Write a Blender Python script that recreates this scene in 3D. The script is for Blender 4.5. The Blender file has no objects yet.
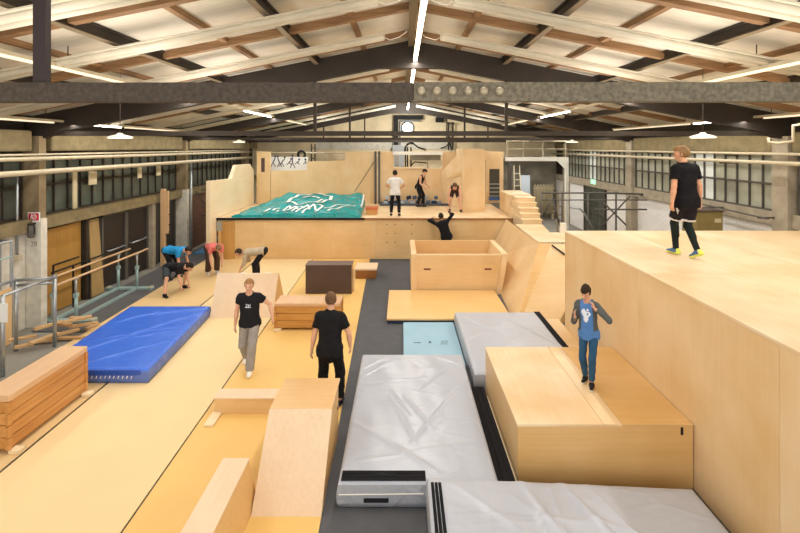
import bpy, bmesh, math, random
import numpy as np
from mathutils import Vector, Matrix

random.seed(7)
SC = bpy.context.scene
COL = SC.collection
H = 4.05                      # camera height
PI = math.pi

# ------------------------------------------------------------------ helpers
def srgb(hx, a=1.0):
    hx = hx.lstrip('#')
    out = []
    for i in (0, 2, 4):
        c = int(hx[i:i+2], 16) / 255.0
        out.append(c/12.92 if c <= 0.04045 else ((c+0.055)/1.055)**2.4)
    return (*out, a)

class NT:
    def __init__(s, name):
        s.m = bpy.data.materials.new(name); s.m.use_nodes = True
        s.t = s.m.node_tree; s.n = s.t.nodes; s.l = s.t.links
        s.b = s.n['Principled BSDF']
    def add(s, typ, **kw):
        n = s.n.new(typ)
        for k, v in kw.items(): setattr(n, k, v)
        return n
    def link(s, a, b): s.l.new(a, b)

def mat_plain(name, col, rough=0.6, metal=0.0, spec=0.4, var=0.0, scale=6.0, bump=0.0, bscale=40.0, emis=0.0):
    w = NT(name); b = w.b
    b.inputs['Base Color'].default_value = srgb(col)
    b.inputs['Roughness'].default_value = rough
    b.inputs['Metallic'].default_value = metal
    b.inputs['Specular IOR Level'].default_value = spec
    tc = w.add('ShaderNodeTexCoord')
    if var > 0:
        no = w.add('ShaderNodeTexNoise'); no.inputs['Scale'].default_value = scale; no.inputs['Detail'].default_value = 5
        w.link(tc.outputs['Object'], no.inputs['Vector'])
        mr = w.add('ShaderNodeMapRange'); mr.inputs[1].default_value = 0.3; mr.inputs[2].default_value = 0.7
        mr.inputs[3].default_value = 1-var; mr.inputs[4].default_value = 1+var
        w.link(no.outputs['Fac'], mr.inputs[0])
        mx = w.add('ShaderNodeVectorMath', operation='SCALE'); mx.inputs[0].default_value = srgb(col)[:3]
        w.link(mr.outputs[0], mx.inputs['Scale']); w.link(mx.outputs[0], b.inputs['Base Color'])
    if bump > 0:
        n2 = w.add('ShaderNodeTexNoise'); n2.inputs['Scale'].default_value = bscale; n2.inputs['Detail'].default_value = 4
        w.link(tc.outputs['Object'], n2.inputs['Vector'])
        bp = w.add('ShaderNodeBump'); bp.inputs['Strength'].default_value = bump; bp.inputs['Distance'].default_value = 0.02
        w.link(n2.outputs['Fac'], bp.inputs['Height']); w.link(bp.outputs[0], b.inputs['Normal'])
    if emis > 0:
        b.inputs['Emission Color'].default_value = srgb(col); b.inputs['Emission Strength'].default_value = emis
    return w.m

def mat_wood(name, c_light, c_dark, axis='x', rough=0.42, grain=1.0, blotch=0.5, stretch=14.0, spec=0.4):
    """birch plywood / timber: stretched grain noise and soft large stains."""
    w = NT(name); b = w.b
    tc = w.add('ShaderNodeTexCoord'); oi = w.add('ShaderNodeObjectInfo')
    off = w.add('ShaderNodeVectorMath', operation='SCALE'); off.inputs[0].default_value = (13, 7, 5)
    w.link(oi.outputs['Random'], off.inputs['Scale'])
    ad = w.add('ShaderNodeVectorMath', operation='ADD')
    w.link(tc.outputs['Object'], ad.inputs[0]); w.link(off.outputs[0], ad.inputs[1])
    mp = w.add('ShaderNodeMapping')
    sc = {'x': (0.6, stretch, stretch), 'y': (stretch, 0.6, stretch), 'z': (stretch, stretch, 0.6)}[axis]
    mp.inputs['Scale'].default_value = sc
    w.link(ad.outputs[0], mp.inputs['Vector'])
    g = w.add('ShaderNodeTexNoise'); g.inputs['Scale'].default_value = 1.6; g.inputs['Detail'].default_value = 6; g.inputs['Distortion'].default_value = 0.6
    w.link(mp.outputs[0], g.inputs['Vector'])
    bl = w.add('ShaderNodeTexNoise'); bl.inputs['Scale'].default_value = 1.1; bl.inputs['Detail'].default_value = 3
    w.link(ad.outputs[0], bl.inputs['Vector'])
    r1 = w.add('ShaderNodeMapRange'); r1.inputs[1].default_value = .3; r1.inputs[2].default_value = .7
    r1.inputs[3].default_value = -.25*grain; r1.inputs[4].default_value = .25*grain
    w.link(g.outputs['Fac'], r1.inputs[0])
    r2 = w.add('ShaderNodeMapRange'); r2.inputs[1].default_value = .3; r2.inputs[2].default_value = .7
    r2.inputs[3].default_value = .5-.5*blotch; r2.inputs[4].default_value = .5+.5*blotch
    w.link(bl.outputs['Fac'], r2.inputs[0])
    s1 = w.add('ShaderNodeMath', operation='ADD'); w.link(r1.outputs[0], s1.inputs[0]); w.link(r2.outputs[0], s1.inputs[1])
    r3 = w.add('ShaderNodeMapRange'); r3.inputs[3].default_value = -.09; r3.inputs[4].default_value = .09
    w.link(oi.outputs['Random'], r3.inputs[0])
    s2 = w.add('ShaderNodeMath', operation='ADD', use_clamp=True); w.link(s1.outputs[0], s2.inputs[0]); w.link(r3.outputs[0], s2.inputs[1])
    mx = w.add('ShaderNodeMix', data_type='RGBA')
    mx.inputs['A'].default_value = srgb(c_light); mx.inputs['B'].default_value = srgb(c_dark)
    w.link(s2.outputs[0], mx.inputs['Factor']); w.link(mx.outputs['Result'], b.inputs['Base Color'])
    b.inputs['Roughness'].default_value = rough; b.inputs['Specular IOR Level'].default_value = spec
    return w.m

def mat_vinyl(name, col, col2=None, rough=0.22, scale=3.0, bump=0.35, spec=0.5):
    """shiny tarpaulin with soft wrinkles"""
    w = NT(name); b = w.b
    tc = w.add('ShaderNodeTexCoord')
    mp = w.add('ShaderNodeMapping'); mp.inputs['Rotation'].default_value = (0, 0, .6); mp.inputs['Scale'].default_value = (1, 2.2, 1)
    w.link(tc.outputs['Object'], mp.inputs['Vector'])
    n = w.add('ShaderNodeTexNoise'); n.inputs['Scale'].default_value = scale; n.inputs['Detail'].default_value = 3; n.inputs['Distortion'].default_value = 1.2
    w.link(mp.outputs[0], n.inputs['Vector'])
    v = w.add('ShaderNodeTexVoronoi', feature='DISTANCE_TO_EDGE'); v.inputs['Scale'].default_value = scale*.45
    w.link(mp.outputs[0], v.inputs['Vector'])
    mr = w.add('ShaderNodeMapRange'); mr.inputs[1].default_value = 0; mr.inputs[2].default_value = .08; mr.inputs[3].default_value = .5; mr.inputs[4].default_value = 0
    w.link(v.outputs['Distance'], mr.inputs[0])
    s = w.add('ShaderNodeMath', operation='ADD'); w.link(n.outputs['Fac'], s.inputs[0]); w.link(mr.outputs[0], s.inputs[1])
    bp = w.add('ShaderNodeBump'); bp.inputs['Strength'].default_value = bump; bp.inputs['Distance'].default_value = 0.06
    w.link(s.outputs[0], bp.inputs['Height']); w.link(bp.outputs[0], b.inputs['Normal'])
    mx = w.add('ShaderNodeMix', data_type='RGBA'); mx.inputs['A'].default_value = srgb(col); mx.inputs['B'].default_value = srgb(col2 or col)
    n3 = w.add('ShaderNodeTexNoise'); n3.inputs['Scale'].default_value = 1.3; w.link(tc.outputs['Object'], n3.inputs['Vector'])
    w.link(n3.outputs['Fac'], mx.inputs['Factor']); w.link(mx.outputs['Result'], b.inputs['Base Color'])
    b.inputs['Roughness'].default_value = rough; b.inputs['Specular IOR Level'].default_value = spec
    return w.m

def mat_brick(name, c1, c2, mortar, scale=1.0, rough=0.8, plane='yz'):
    w = NT(name); b = w.b
    tc = w.add('ShaderNodeTexCoord'); sp = w.add('ShaderNodeSeparateXYZ'); cb = w.add('ShaderNodeCombineXYZ')
    w.link(tc.outputs['Object'], sp.inputs[0])
    w.link(sp.outputs['Y' if plane == 'yz' else 'X'], cb.inputs['X']); w.link(sp.outputs['Z'], cb.inputs['Y'])
    br = w.add('ShaderNodeTexBrick'); br.inputs['Scale'].default_value = scale
    br.inputs['Color1'].default_value = srgb(c1); br.inputs['Color2'].default_value = srgb(c2); br.inputs['Mortar'].default_value = srgb(mortar)
    br.inputs['Brick Width'].default_value = .25; br.inputs['Row Height'].default_value = .08; br.inputs['Mortar Size'].default_value = .008
    w.link(cb.outputs[0], br.inputs['Vector']); w.link(br.outputs['Color'], b.inputs['Base Color'])
    bp = w.add('ShaderNodeBump'); bp.inputs['Strength'].default_value = .4; bp.inputs['Distance'].default_value = .01
    bp.invert = True
    w.link(br.outputs['Fac'], bp.inputs['Height']); w.link(bp.outputs[0], b.inputs['Normal'])
    b.inputs['Roughness'].default_value = rough
    return w.m

def mat_emit(name, col, strength):
    w = NT(name)
    w.b.inputs['Base Color'].default_value = srgb(col)
    w.b.inputs['Emission Color'].default_value = srgb(col); w.b.inputs['Emission Strength'].default_value = strength
    return w.m

class MB:
    """collects shapes; build() links them as ONE mesh object"""
    def __init__(s): s.v = []; s.f = []; s.mi = []; s.cur = 0
    def raw(s, vs, fs):
        o = len(s.v); s.v += [tuple(p) for p in vs]
        s.f += [tuple(i+o for i in f) for f in fs]; s.mi += [s.cur]*len(fs)
        return s
    def box(s, x0, x1, y0, y1, z0, z1):
        return s.raw([(x0,y0,z0),(x1,y0,z0),(x1,y1,z0),(x0,y1,z0),(x0,y0,z1),(x1,y0,z1),(x1,y1,z1),(x0,y1,z1)],
                     [(0,3,2,1),(4,5,6,7),(0,1,5,4),(1,2,6,5),(2,3,7,6),(3,0,4,7)])
    def obox(s, c, size, M):
        hx, hy, hz = [k/2 for k in size]; c = Vector(c)
        vs = [c + M @ Vector(p) for p in [(-hx,-hy,-hz),(hx,-hy,-hz),(hx,hy,-hz),(-hx,hy,-hz),(-hx,-hy,hz),(hx,-hy,hz),(hx,hy,hz),(-hx,hy,hz)]]
        return s.raw(vs, [(0,3,2,1),(4,5,6,7),(0,1,5,4),(1,2,6,5),(2,3,7,6),(3,0,4,7)])
    def bar(s, p0, p1, w, h, up=(0,0,1)):
        """rectangular bar between two points: w sideways, h along up"""
        p0, p1 = Vector(p0), Vector(p1); d = (p1-p0); L = d.length; d.normalize()
        side = d.cross(Vector(up))
        if side.length < 1e-5: side = d.cross(Vector((0,1,0)))
        side.normalize(); u = side.cross(d)
        M = Matrix((side, d, u)).transposed()
        return s.obox((p0+p1)/2, (w, L, h), M)
    def prism(s, pts, axis, a0, a1):
        n = len(pts)
        def P(p, a): return {'x': (a, p[0], p[1]), 'y': (p[0], a, p[1]), 'z': (p[0], p[1], a)}[axis]
        vs = [P(p, a0) for p in pts] + [P(p, a1) for p in pts]
        fs = [tuple(range(n)), tuple(range(2*n-1, n-1, -1))] + [(i, (i+1) % n, n+(i+1) % n, n+i) for i in range(n)]
        return s.raw(vs, fs)
    def tube(s, pts, r, n=10, closed=False):
        pts = [Vector(p) for p in pts]; rings = []
        prev = None
        for i, p in enumerate(pts):
            if closed: d = pts[(i+1) % len(pts)] - pts[i-1]
            else: d = pts[min(i+1, len(pts)-1)] - pts[max(i-1, 0)]
            d.normalize()
            a = Vector((0,0,1)) if abs(d.z) < .9 else Vector((1,0,0))
            if prev is not None: a = prev
            u = (a - d*a.dot(d)).normalized(); prev = u; w = d.cross(u)
            rr = r[i] if isinstance(r, (list, tuple)) else r
            rings.append([p + u*math.cos(2*PI*k/n)*rr + w*math.sin(2*PI*k/n)*rr for k in range(n)])
        vs = [q for ring in rings for q in ring]; fs = []
        m = len(rings)
        for i in range(m if closed else m-1):
            j = (i+1) % m
            for k in range(n):
                fs.append((i*n+k, i*n+(k+1) % n, j*n+(k+1) % n, j*n+k))
        if not closed: fs += [tuple(range(n-1, -1, -1)), tuple((m-1)*n+k for k in range(n))]
        return s.raw(vs, fs)
    def lathe(s, prof, c, n=20, axis='z', caps=True):
        vs, fs = [], []
        for r, z in prof:
            for k in range(n):
                a = 2*PI*k/n; x, y = r*math.cos(a), r*math.sin(a)
                vs.append({'z': (c[0]+x, c[1]+y, c[2]+z), 'y': (c[0]+x, c[1]+z, c[2]+y), 'x': (c[0]+z, c[1]+x, c[2]+y)}[axis])
        m = len(prof)
        for i in range(m-1):
            for k in range(n):
                fs.append((i*n+k, i*n+(k+1) % n, (i+1)*n+(k+1) % n, (i+1)*n+k))
        if caps: fs += [tuple(range(n-1, -1, -1)), tuple((m-1)*n+k for k in range(n))]
        return s.raw(vs, fs)
    def grid(s, nx, ny, fn):
        vs = [fn(i/nx, j/ny) for j in range(ny+1) for i in range(nx+1)]
        fs = [(j*(nx+1)+i, j*(nx+1)+i+1, (j+1)*(nx+1)+i+1, (j+1)*(nx+1)+i) for j in range(ny) for i in range(nx)]
        return s.raw(vs, fs)
    def build(s, name, mat, parent=None, bevel=0.0, smooth=False, seg=2, recalc=True, label=None):
        me = bpy.data.meshes.new(name)
        vs = s.v
        if parent is not None:
            r_ = parent
            while r_.parent is not None: r_ = r_.parent
            Mi = (Matrix.Translation(r_.location) @ Matrix.Rotation(r_.rotation_euler.z, 4, 'Z')).inverted()
            vs = [tuple(Mi @ Vector(p)) for p in vs]
        me.from_pydata(vs, [], s.f)
        for i, k in enumerate(s.mi): me.polygons[i].material_index = k
        bm = bmesh.new(); bm.from_mesh(me)
        if recalc: bmesh.ops.recalc_face_normals(bm, faces=bm.faces)
        if bevel > 0:
            ed = [e for e in bm.edges if len(e.link_faces) == 2 and e.calc_face_angle(0) > .5]
            bmesh.ops.bevel(bm, geom=ed, offset=bevel, segments=seg, profile=.6, affect='EDGES', clamp_overlap=True)
        bm.to_mesh(me); bm.free()
        for mm in (mat if isinstance(mat, (list, tuple)) else [mat]): me.materials.append(mm)
        if smooth:
            for p in me.polygons: p.use_smooth = True
        o = bpy.data.objects.new(name, me); COL.objects.link(o)
        if parent is not None: o.parent = parent
        if label: o['label'] = label
        return o

def tag(o, label=None, cat=None, group=None, kind=None):
    if label: o['label'] = label
    if cat: o['category'] = cat
    if group: o['group'] = group
    if kind: o['kind'] = kind
    return o

def thing(name, label, cat, loc=(0, 0, 0), rotz=0.0, group=None):
    o = bpy.data.objects.new(name, None); COL.objects.link(o)
    o.location = loc; o.rotation_euler = (0, 0, rotz); o.empty_display_size = .1
    return tag(o, label, cat, group)

def struct(o): o['kind'] = 'structure'; return o

def copy_tree(o, parent=None):
    c = o.copy(); COL.objects.link(c); c.parent = parent
    for ch in list(o.children): copy_tree(ch, c)
    return c

# ------------------------------------------------------------------ materials
PLY_X = mat_wood('birch_ply_x', '#f3dfbd', '#e5c795', 'x')
PLY_Y = mat_wood('birch_ply_y', '#f5e4c6', '#e8cfa2', 'y')
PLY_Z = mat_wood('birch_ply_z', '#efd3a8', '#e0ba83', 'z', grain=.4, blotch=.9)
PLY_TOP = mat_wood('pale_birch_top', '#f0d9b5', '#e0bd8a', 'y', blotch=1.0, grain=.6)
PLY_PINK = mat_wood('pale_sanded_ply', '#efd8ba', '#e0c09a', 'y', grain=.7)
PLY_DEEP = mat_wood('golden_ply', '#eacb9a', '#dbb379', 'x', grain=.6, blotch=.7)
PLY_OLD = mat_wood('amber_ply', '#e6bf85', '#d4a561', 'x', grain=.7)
PLY_EDGE = mat_wood('ply_edge', '#f6e6c6', '#e9cfa0', 'x')
VAULT = mat_wood('vault_wood_y', '#d9a262', '#b87b3c', 'y', grain=1.5)
VAULT_X = mat_wood('vault_wood_x', '#d6a058', '#b27a38', 'x', grain=1.5)
VAULT_D = mat_wood('vault_wood_dark', '#a8703a', '#86542a', 'y', grain=1.3)
TIMBER = mat_wood('roof_timber', '#a37f59', '#7d5c3d', 'x', rough=.7, grain=1.4)
TIMBER_Y = mat_wood('roof_batten_timber', '#a5815b', '#7f5e40', 'y', rough=.7, grain=1.4)
POSTW = mat_wood('pine_post', '#dcbb92', '#c49c6c', 'z', rough=.6)
PALLETW = mat_wood('rough_offcut', '#dcb98a', '#b48a58', 'x', rough=.7)
CEIL = mat_wood('roof_board', '#e8e1d1', '#cfc6b3', 'x', rough=.8, grain=1.0, blotch=.5, stretch=8)
STRIPM = mat_plain('ribbed_metal_cream', '#d2cab5', .45, .0, .5, var=.08, scale=3)
STEEL_D = mat_plain('dark_steel', '#3b3229', .6, .2, .4, var=.2, scale=3, bump=.2)
FRAME_D = mat_plain('painted_frame_dark', '#352d26', .6, .1, .4, var=.15, scale=2)
TIE = mat_plain('mottled_tie_steel', '#766d5b', .65, .1, .35, var=.35, scale=45, bump=.5, bscale=60)
TIE_L = mat_plain('brown_tie_steel', '#4d4238', .65, .1, .35, var=.35, scale=40, bump=.5, bscale=60)
BOLT = mat_plain('pale_bolt_paint', '#b9ac92', .45, .2, .5)
POST_D = mat_plain('dark_hanger_paint', '#372b2a', .6, .1, .4)
VTOP = mat_wood('vault_top_tan', '#e2bf98', '#cfa27a', 'y', grain=.8)
GROOVE = mat_plain('trunking_groove', '#8d8168', .6)
PURL_F = mat_plain('purlin_flange', '#8c7c63', .6, .1, .4)
PIPE = mat_plain('cream_pipe', '#c2b598', .4, .0, .5, var=.06)
GALV = mat_plain('galvanised_tube', '#aeb3b4', .35, .7, .5, var=.08, scale=10)
TEAL = mat_plain('pale_teal_paint', '#9fb9b6', .4, .2, .5, var=.06)
BLACK = mat_plain('black_matt', '#1b1a1b', .7, 0, .3)
VELCRO = mat_plain('velcro_black', '#1d1d20', .9, 0, .2, bump=.6, bscale=90)
WHITE = mat_plain('white_paint', '#efebe0', .5, 0, .4, var=.04)
PAPER = mat_plain('white_paper', '#f1f1ee', .7)
CONC = mat_plain('raw_concrete', '#a59a86', .85, 0, .3, var=.16, scale=4, bump=.3, bscale=30)
CONC_P = mat_plain('rendered_beam', '#857858', .85, 0, .3, var=.2, scale=5, bump=.4, bscale=25)
CONC_W = mat_plain('whitewashed_concrete', '#d8d3c4', .8, 0, .3, var=.12, scale=6, bump=.2)
COLBR = mat_plain('brown_column_paint', '#8c7a5c', .8, 0, .3, var=.12, scale=4)
WALLD = mat_plain('dark_wall', '#3c362d', .85, 0, .3, var=.2, scale=2)
WALLB = mat_plain('back_plaster', '#ead9b4', .85, 0, .3, var=.14, scale=1.5)
WALLG = mat_plain('grey_patchy_plaster', '#8d8676', .85, 0, .3, var=.35, scale=1.2)
WHITEBR = mat_brick('white_painted_brick', '#f6f4f1', '#efece8', '#e2dfda', 1.0)
REDBR = mat_brick('red_brown_brick', '#8a6350', '#7b5646', '#6a5347', 1.0)
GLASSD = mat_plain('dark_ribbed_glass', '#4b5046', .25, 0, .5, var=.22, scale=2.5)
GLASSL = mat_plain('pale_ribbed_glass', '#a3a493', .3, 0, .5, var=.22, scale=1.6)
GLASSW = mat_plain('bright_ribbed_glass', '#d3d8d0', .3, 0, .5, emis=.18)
FLOOR_C = mat_plain('concrete_floor', '#8b887f', .7, 0, .3, var=.18, scale=1.2)
RUBBER = mat_plain('dark_rubber_floor', '#5b5a5a', .75, 0, .3, var=.1, scale=3, bump=.15, bscale=120)
RUNNER = mat_plain('anthracite_carpet', '#595a5e', .8, 0, .3, var=.08, scale=5, bump=.2, bscale=150)
YEL_A = mat_plain('straw_floor', '#edd3a0', .55, 0, .35, var=.025, scale=1.5)
YEL_B = mat_plain('ochre_floor', '#ecc478', .55, 0, .35, var=.03, scale=1.5)
YEL_C = mat_plain('sand_floor', '#e2c28c', .55, 0, .35, var=.04, scale=1.5)
GREYV = mat_vinyl('grey_tarpaulin', '#b3b9c6', '#bcc1cc', .30, 2.2, .14)
GREYV2 = mat_vinyl('grey_tarpaulin_side', '#a3a7af', '#adb1b8', .4, 5, .3)
BLUEV = mat_vinyl('blue_tarpaulin', '#2b62d6', '#3b74e0', .33, 3.0, .15)
BLUES = mat_vinyl('blue_tarpaulin_side', '#3f63bd', '#6c83c4', .35, 4.0, .3)
BLUED = mat_plain('deep_blue_flap', '#1f4fb4', .35, 0, .5)
TEALV = mat_vinyl('sea_green_tarpaulin', '#0f969b', '#1ba3a6', .16, 4.0, .7)
SKYB = mat_plain('pale_blue_foam', '#9cc2d6', .6, 0, .3, var=.04, scale=2)
SKYB_D = mat_plain('pale_blue_print', '#2c4a52', .6)
DKBROWN = mat_plain('dark_brown_board', '#55433b', .6, 0, .35, var=.08, scale=3)
DKBROWN_T = mat_plain('brown_board_top', '#75635a', .5, 0, .4)
ORANGE = mat_plain('orange_box_paint', '#c9683e', .5, 0, .4)
OLIVE = mat_plain('olive_cabinet_paint', '#8a7a4a', .5, 0, .4, var=.06)
REDSIGN = mat_plain('red_sign', '#d32a30', .4, 0, .5)
FOAMB = [mat_plain('foam_block_' + n, c, .85, 0, .2) for n, c in (('slate', '#54637a'), ('grey', '#8b97a8'), ('navy', '#2d3c56'), ('pale', '#b9c2cc'))]
RAD = mat_plain('radiator_cream', '#cbbd9a', .5, 0, .4)
LED = mat_emit('led_strip_white', '#fff6e6', 14.0)
LEDDIM = mat_emit('led_strip_dim', '#f3e6c8', .7)
LAMPG = mat_emit('lamp_glow', '#fff1d8', 3.5)
SKYW = mat_emit('daylight_pane', '#eef4fb', 4.0)
DOORD = mat_plain('dark_door_leaf', '#2c2624', .35, 0, .5, var=.15, scale=2)
DARKFR = mat_plain('dark_grey_frame', '#5c5750', .6, .1, .4)
EXITG = mat_emit('exit_sign_green', '#8fd4a4', 1.5)
# ================================================================== SETTING
RX = .2                                        # ridge position across the hall
def roof(x, drop=0.0): return H + 2.5 - drop - .2*abs(x-RX)
XL, XR, YB, Y0 = -8.5, 8.9, 26.0, -2.5

struct(MB().box(XL-.4, XR+.4, Y0, YB+.3, -.2, -.03).build('floor', FLOOR_C))
def strip(xa, xb, y0, y1, z0, z1, mat, name='floor_covering'):
    m = MB(); m.raw([(xa(y0),y0,z0),(xb(y0),y0,z0),(xb(y1),y1,z0),(xa(y1),y1,z0),(xa(y0),y0,z1),(xb(y0),y0,z1),(xb(y1),y1,z1),(xa(y1),y1,z1)],
          [(0,3,2,1),(4,5,6,7),(0,1,5,4),(1,2,6,5),(2,3,7,6),(3,0,4,7)])
    return struct(m.build(name, mat))
e0 = lambda y: -6.70-.0220*y
e1 = lambda y: -4.89-.0215*y
e2 = lambda y: -2.835-.0243*y
e3 = lambda y: -.764-.0245*y
G = .012
strip(e0, lambda y: e1(y)-.02, .5, 16.28, -.03, 0, YEL_C)
strip(lambda y: e1(y)+.02, lambda y: e2(y)-G, .5, 16.28, -.03, 0, YEL_A)
strip(lambda y: e2(y)+G, e3, .5, 16.28, -.03, 0, YEL_B)
strip(lambda y: e1(y)-.02, lambda y: e1(y)+.02, .5, 16.28, -.03, -.012, BLACK, 'floor_joint')
strip(lambda y: e2(y)-G, lambda y: e2(y)+G, .5, 16.28, -.03, -.012, BLACK, 'floor_joint')
strip(lambda y: e3(y)+.004, lambda y: 3.45, .5, 16.25, -.03, -.006, RUNNER)
strip(lambda y: XL+.35, lambda y: e0(y)-.01, 9.9, 22.0, -.03, -.006, RUBBER)

# roof slabs
ce = MB()
for s in (-1, 1):
    xe = XL-.4 if s < 0 else XR+.4
    ce.raw([(RX,Y0,roof(RX)),(xe,Y0,roof(xe)),(xe,YB+.3,roof(xe)),(RX,YB+.3,roof(RX)),
            (RX,Y0,roof(RX)+.1),(xe,Y0,roof(xe)+.1),(xe,YB+.3,roof(xe)+.1),(RX,YB+.3,roof(RX)+.1)],
           [(0,1,2,3),(4,7,6,5),(0,4,5,1),(1,5,6,2),(2,6,7,3),(3,7,4,0)])
struct(ce.build('ceiling', CEIL))

# walls
struct(MB().box(XL-.4, XL-.15, Y0, YB, -.2, roof(XL)).build('wall_left', WALLD))
struct(MB().box(XR+.02, XR+.25, Y0, YB, -.2, 2.3).build('wall_right', WHITEBR))
struct(MB().box(XR+.02, XR+.25, Y0, YB, 2.3, roof(XR)).build('wall_right_upper', WALLD))
wb = MB(); wb.prism([(XL-.4,-.2),(XR+.25,-.2),(XR+.25,roof(XR+.25)),(RX,roof(RX)),(XL-.4,roof(XL-.4))], 'y', YB, YB+.25)
struct(wb.build('wall_back', WALLB))
struct(MB().box(4.6, XR, YB-.04, YB, 0, 3.4).build('wall_back_lower_render', WALLG))
struct(MB().box(-5, 3.0, YB-.03, YB, 3.9, 4.55).build('wall_back_white_band', CONC_W))

# round window in the back gable
wn = thing('window_1', None, None, (.32, YB, 5.15)); struct(wn)
MB().lathe([(.40,-.0),(.40,-.10),(.30,-.10),(.30,-.0)], (.32, YB, 5.15), 28, 'y', caps=False).build('window_frame', DARKFR, wn)
MB().lathe([(.30,-.05),(.30,-.04)], (.32, YB, 5.15), 28, 'y').build('pane', SKYW, wn)

# wall columns, ledges, eave beams
FY = [10.35, 17.25, 24.1]                       # portal frames
def trim(m, mat, n, bevel=0.0): return struct(m.build('trim_%d' % n, mat, bevel=bevel))
tn = 1
for y in [2.5]+FY:
    trim(MB().box(XL-.15, XL+.36, y-.2, y-.02, -.03, 2.43), CONC_W, tn, .01); tn += 1
    trim(MB().box(XL-.15, XL+.30, y-.18, y+.02, 2.43, 4.3), COLBR, tn, .01); tn += 1
    trim(MB().box(XR-.22, XR+.02, y-.22, y+.22, -.03, 4.3), CONC, tn, .01); tn += 1
trim(MB().box(XL-.15, XL+.02, 9.2, 10.14, -.03, 2.43), CONC_W, tn, .01); tn += 1
ys = [Y0, 2.5]+FY+[YB]
for a, b in zip(ys[:-1], ys[1:]):
    trim(MB().box(XL-.15, XL+.17, a+.2, b-.2, 2.14, 2.43), CONC_P, tn, .01); tn += 1       # left sill beam
    trim(MB().box(XL-.15, XL+.25, a+.25, b-.3, 3.95, 4.42), CONC_P, tn, .05); tn += 1      # left eave beam
    trim(MB().box(XR-.12, XR+.02, a+.22, b-.22, 2.2, 2.52), CONC, tn, .01); tn += 1
    trim(MB().box(XR-.2, XR+.02, a+.25, b-.3, 3.9, 4.38), CONC_P, tn, .05); tn += 1
trim(MB().box(XL-.15, XL+.06, 17.5, 23.8, -.03, 2.14), REDBR, tn); tn += 1

# upper windows on both sides
wi = 2
def upper_window(x, y0, y1, z0, z1, side, glass, mull=.62, bright=()):
    global wi
    w = thing('window_%d' % wi, None, None, (x, y0, z0)); struct(w); wi += 1
    n = max(2, round((y1-y0)/mull)); d = .05*side
    fr = MB()
    for k in range(n+1):
        y = y0+(y1-y0)*k/n; fr.box(min(x, x+d), max(x, x+d), y-.014, y+.014, z0, z1)
    for z in (z0, z0+(z1-z0)*.47, z1): fr.box(min(x, x+d), max(x, x+d), y0, y1, z-.025, z+.025)
    fr.build('window_frame', STEEL_D if side > 0 else DARKFR, w)
    for k in range(n):
        ya, yb = y0+(y1-y0)*k/n, y0+(y1-y0)*(k+1)/n
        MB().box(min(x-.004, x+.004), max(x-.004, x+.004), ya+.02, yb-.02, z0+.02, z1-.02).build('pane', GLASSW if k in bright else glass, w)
for a, b in ((2.7, 10.1), (10.6, 17.0), (17.5, 23.8)):
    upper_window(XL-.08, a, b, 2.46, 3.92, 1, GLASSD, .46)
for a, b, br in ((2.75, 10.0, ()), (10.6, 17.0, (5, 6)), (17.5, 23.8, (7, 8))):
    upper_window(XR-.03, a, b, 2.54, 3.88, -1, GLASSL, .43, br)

# left side dark doors below the sill beam
di = 1
def door_leaf(y0, y1, z1, x, mat, fr=DARKFR):
    global di
    d = thing('door_%d' % di, None, None, (x, y0, 0)); struct(d); di += 1
    MB().box(x-.03, x+.02, y0+.06, y1-.06, 0, z1-.05).build('door_leaf', mat, d, .004)
    m = MB(); m.box(x-.05, x+.06, y0, y0+.07, -.02, z1); m.box(x-.05, x+.06, y1-.07, y1, -.02, z1); m.box(x-.05, x+.06, y0, y1, z1-.07, z1)
    m.build('door_frame', fr, d)
    return d
dl = door_leaf(12.75, 13.9, 2.12, XL-.06, DOORD)
dm = door_leaf(13.9, 15.1, 2.12, XL-.06, DOORD)
for d_, ya, yb in ((dl, 12.95, 13.75), (dm, 14.05, 14.95)):
    m = MB(); m.tube([(XL+.06, ya, 1.05), (XL+.06, yb, 1.05)], .02)
    m.tube([(XL-.06, ya+.05, 1.05), (XL+.06, ya+.05, 1.05)], .018); m.tube([(XL-.06, yb-.05, 1.05), (XL+.06, yb-.05, 1.05)], .018)
    m.build('push_bar', GALV, d_, smooth=True)
door_leaf(15.6, 16.9, 2.12, XL-.06, DOORD)
trim(MB().box(XL-.1, XL+.12, 15.12, 15.32, -.03, 2.14), CONC, tn); tn += 1
# right side: dark glazed exit door
dr = door_leaf(19.6, 21.9, 2.3, XR-.02, GLASSD, STEEL_D)
m = MB()
for k in range(1, 6): m.box(XR-.06, XR-.03, 19.6+k*.38, 19.63+k*.38, 0, 2.2)
for k in range(1, 5): m.box(XR-.06, XR-.03, 19.66, 21.84, k*.46, k*.46+.04)
m.build('glazing_bar', STEEL_D, dr)

# portal frames, ties and hangers
def portal(y, wid=.16):
    m = MB()
    top = lambda x: roof(x, .06); bot = lambda x: roof(x, .55)
    pts = [(XL-.1, H+.2), (XL+.3, H+.2), (XL+.75, bot(XL+.75)), (RX-.75, bot(RX-.75)), (RX+.75, bot(RX+.75)), (XR-.75, bot(XR-.75)), (XR-.3, H+.2), (XR, H+.2),
           (XR, top(XR)), (RX, top(RX)), (XL-.1, top(XL-.1))]
    m.prism(pts, 'y', y-wid/2, y+wid/2)
    return struct(m.build('portal_frame', FRAME_D))
for y in FY: portal(y)
f0 = MB()
f0.prism([(XL-.1, roof(XL)-.6), (RX, roof(RX)-.5), (XR, roof(XR)-.6), (XR, roof(XR)-.06), (RX, roof(RX)-.06), (XL-.1, roof(XL)-.06)], 'y', 1.15, 1.3)
struct(f0.build('portal_frame', FRAME_D))
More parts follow.
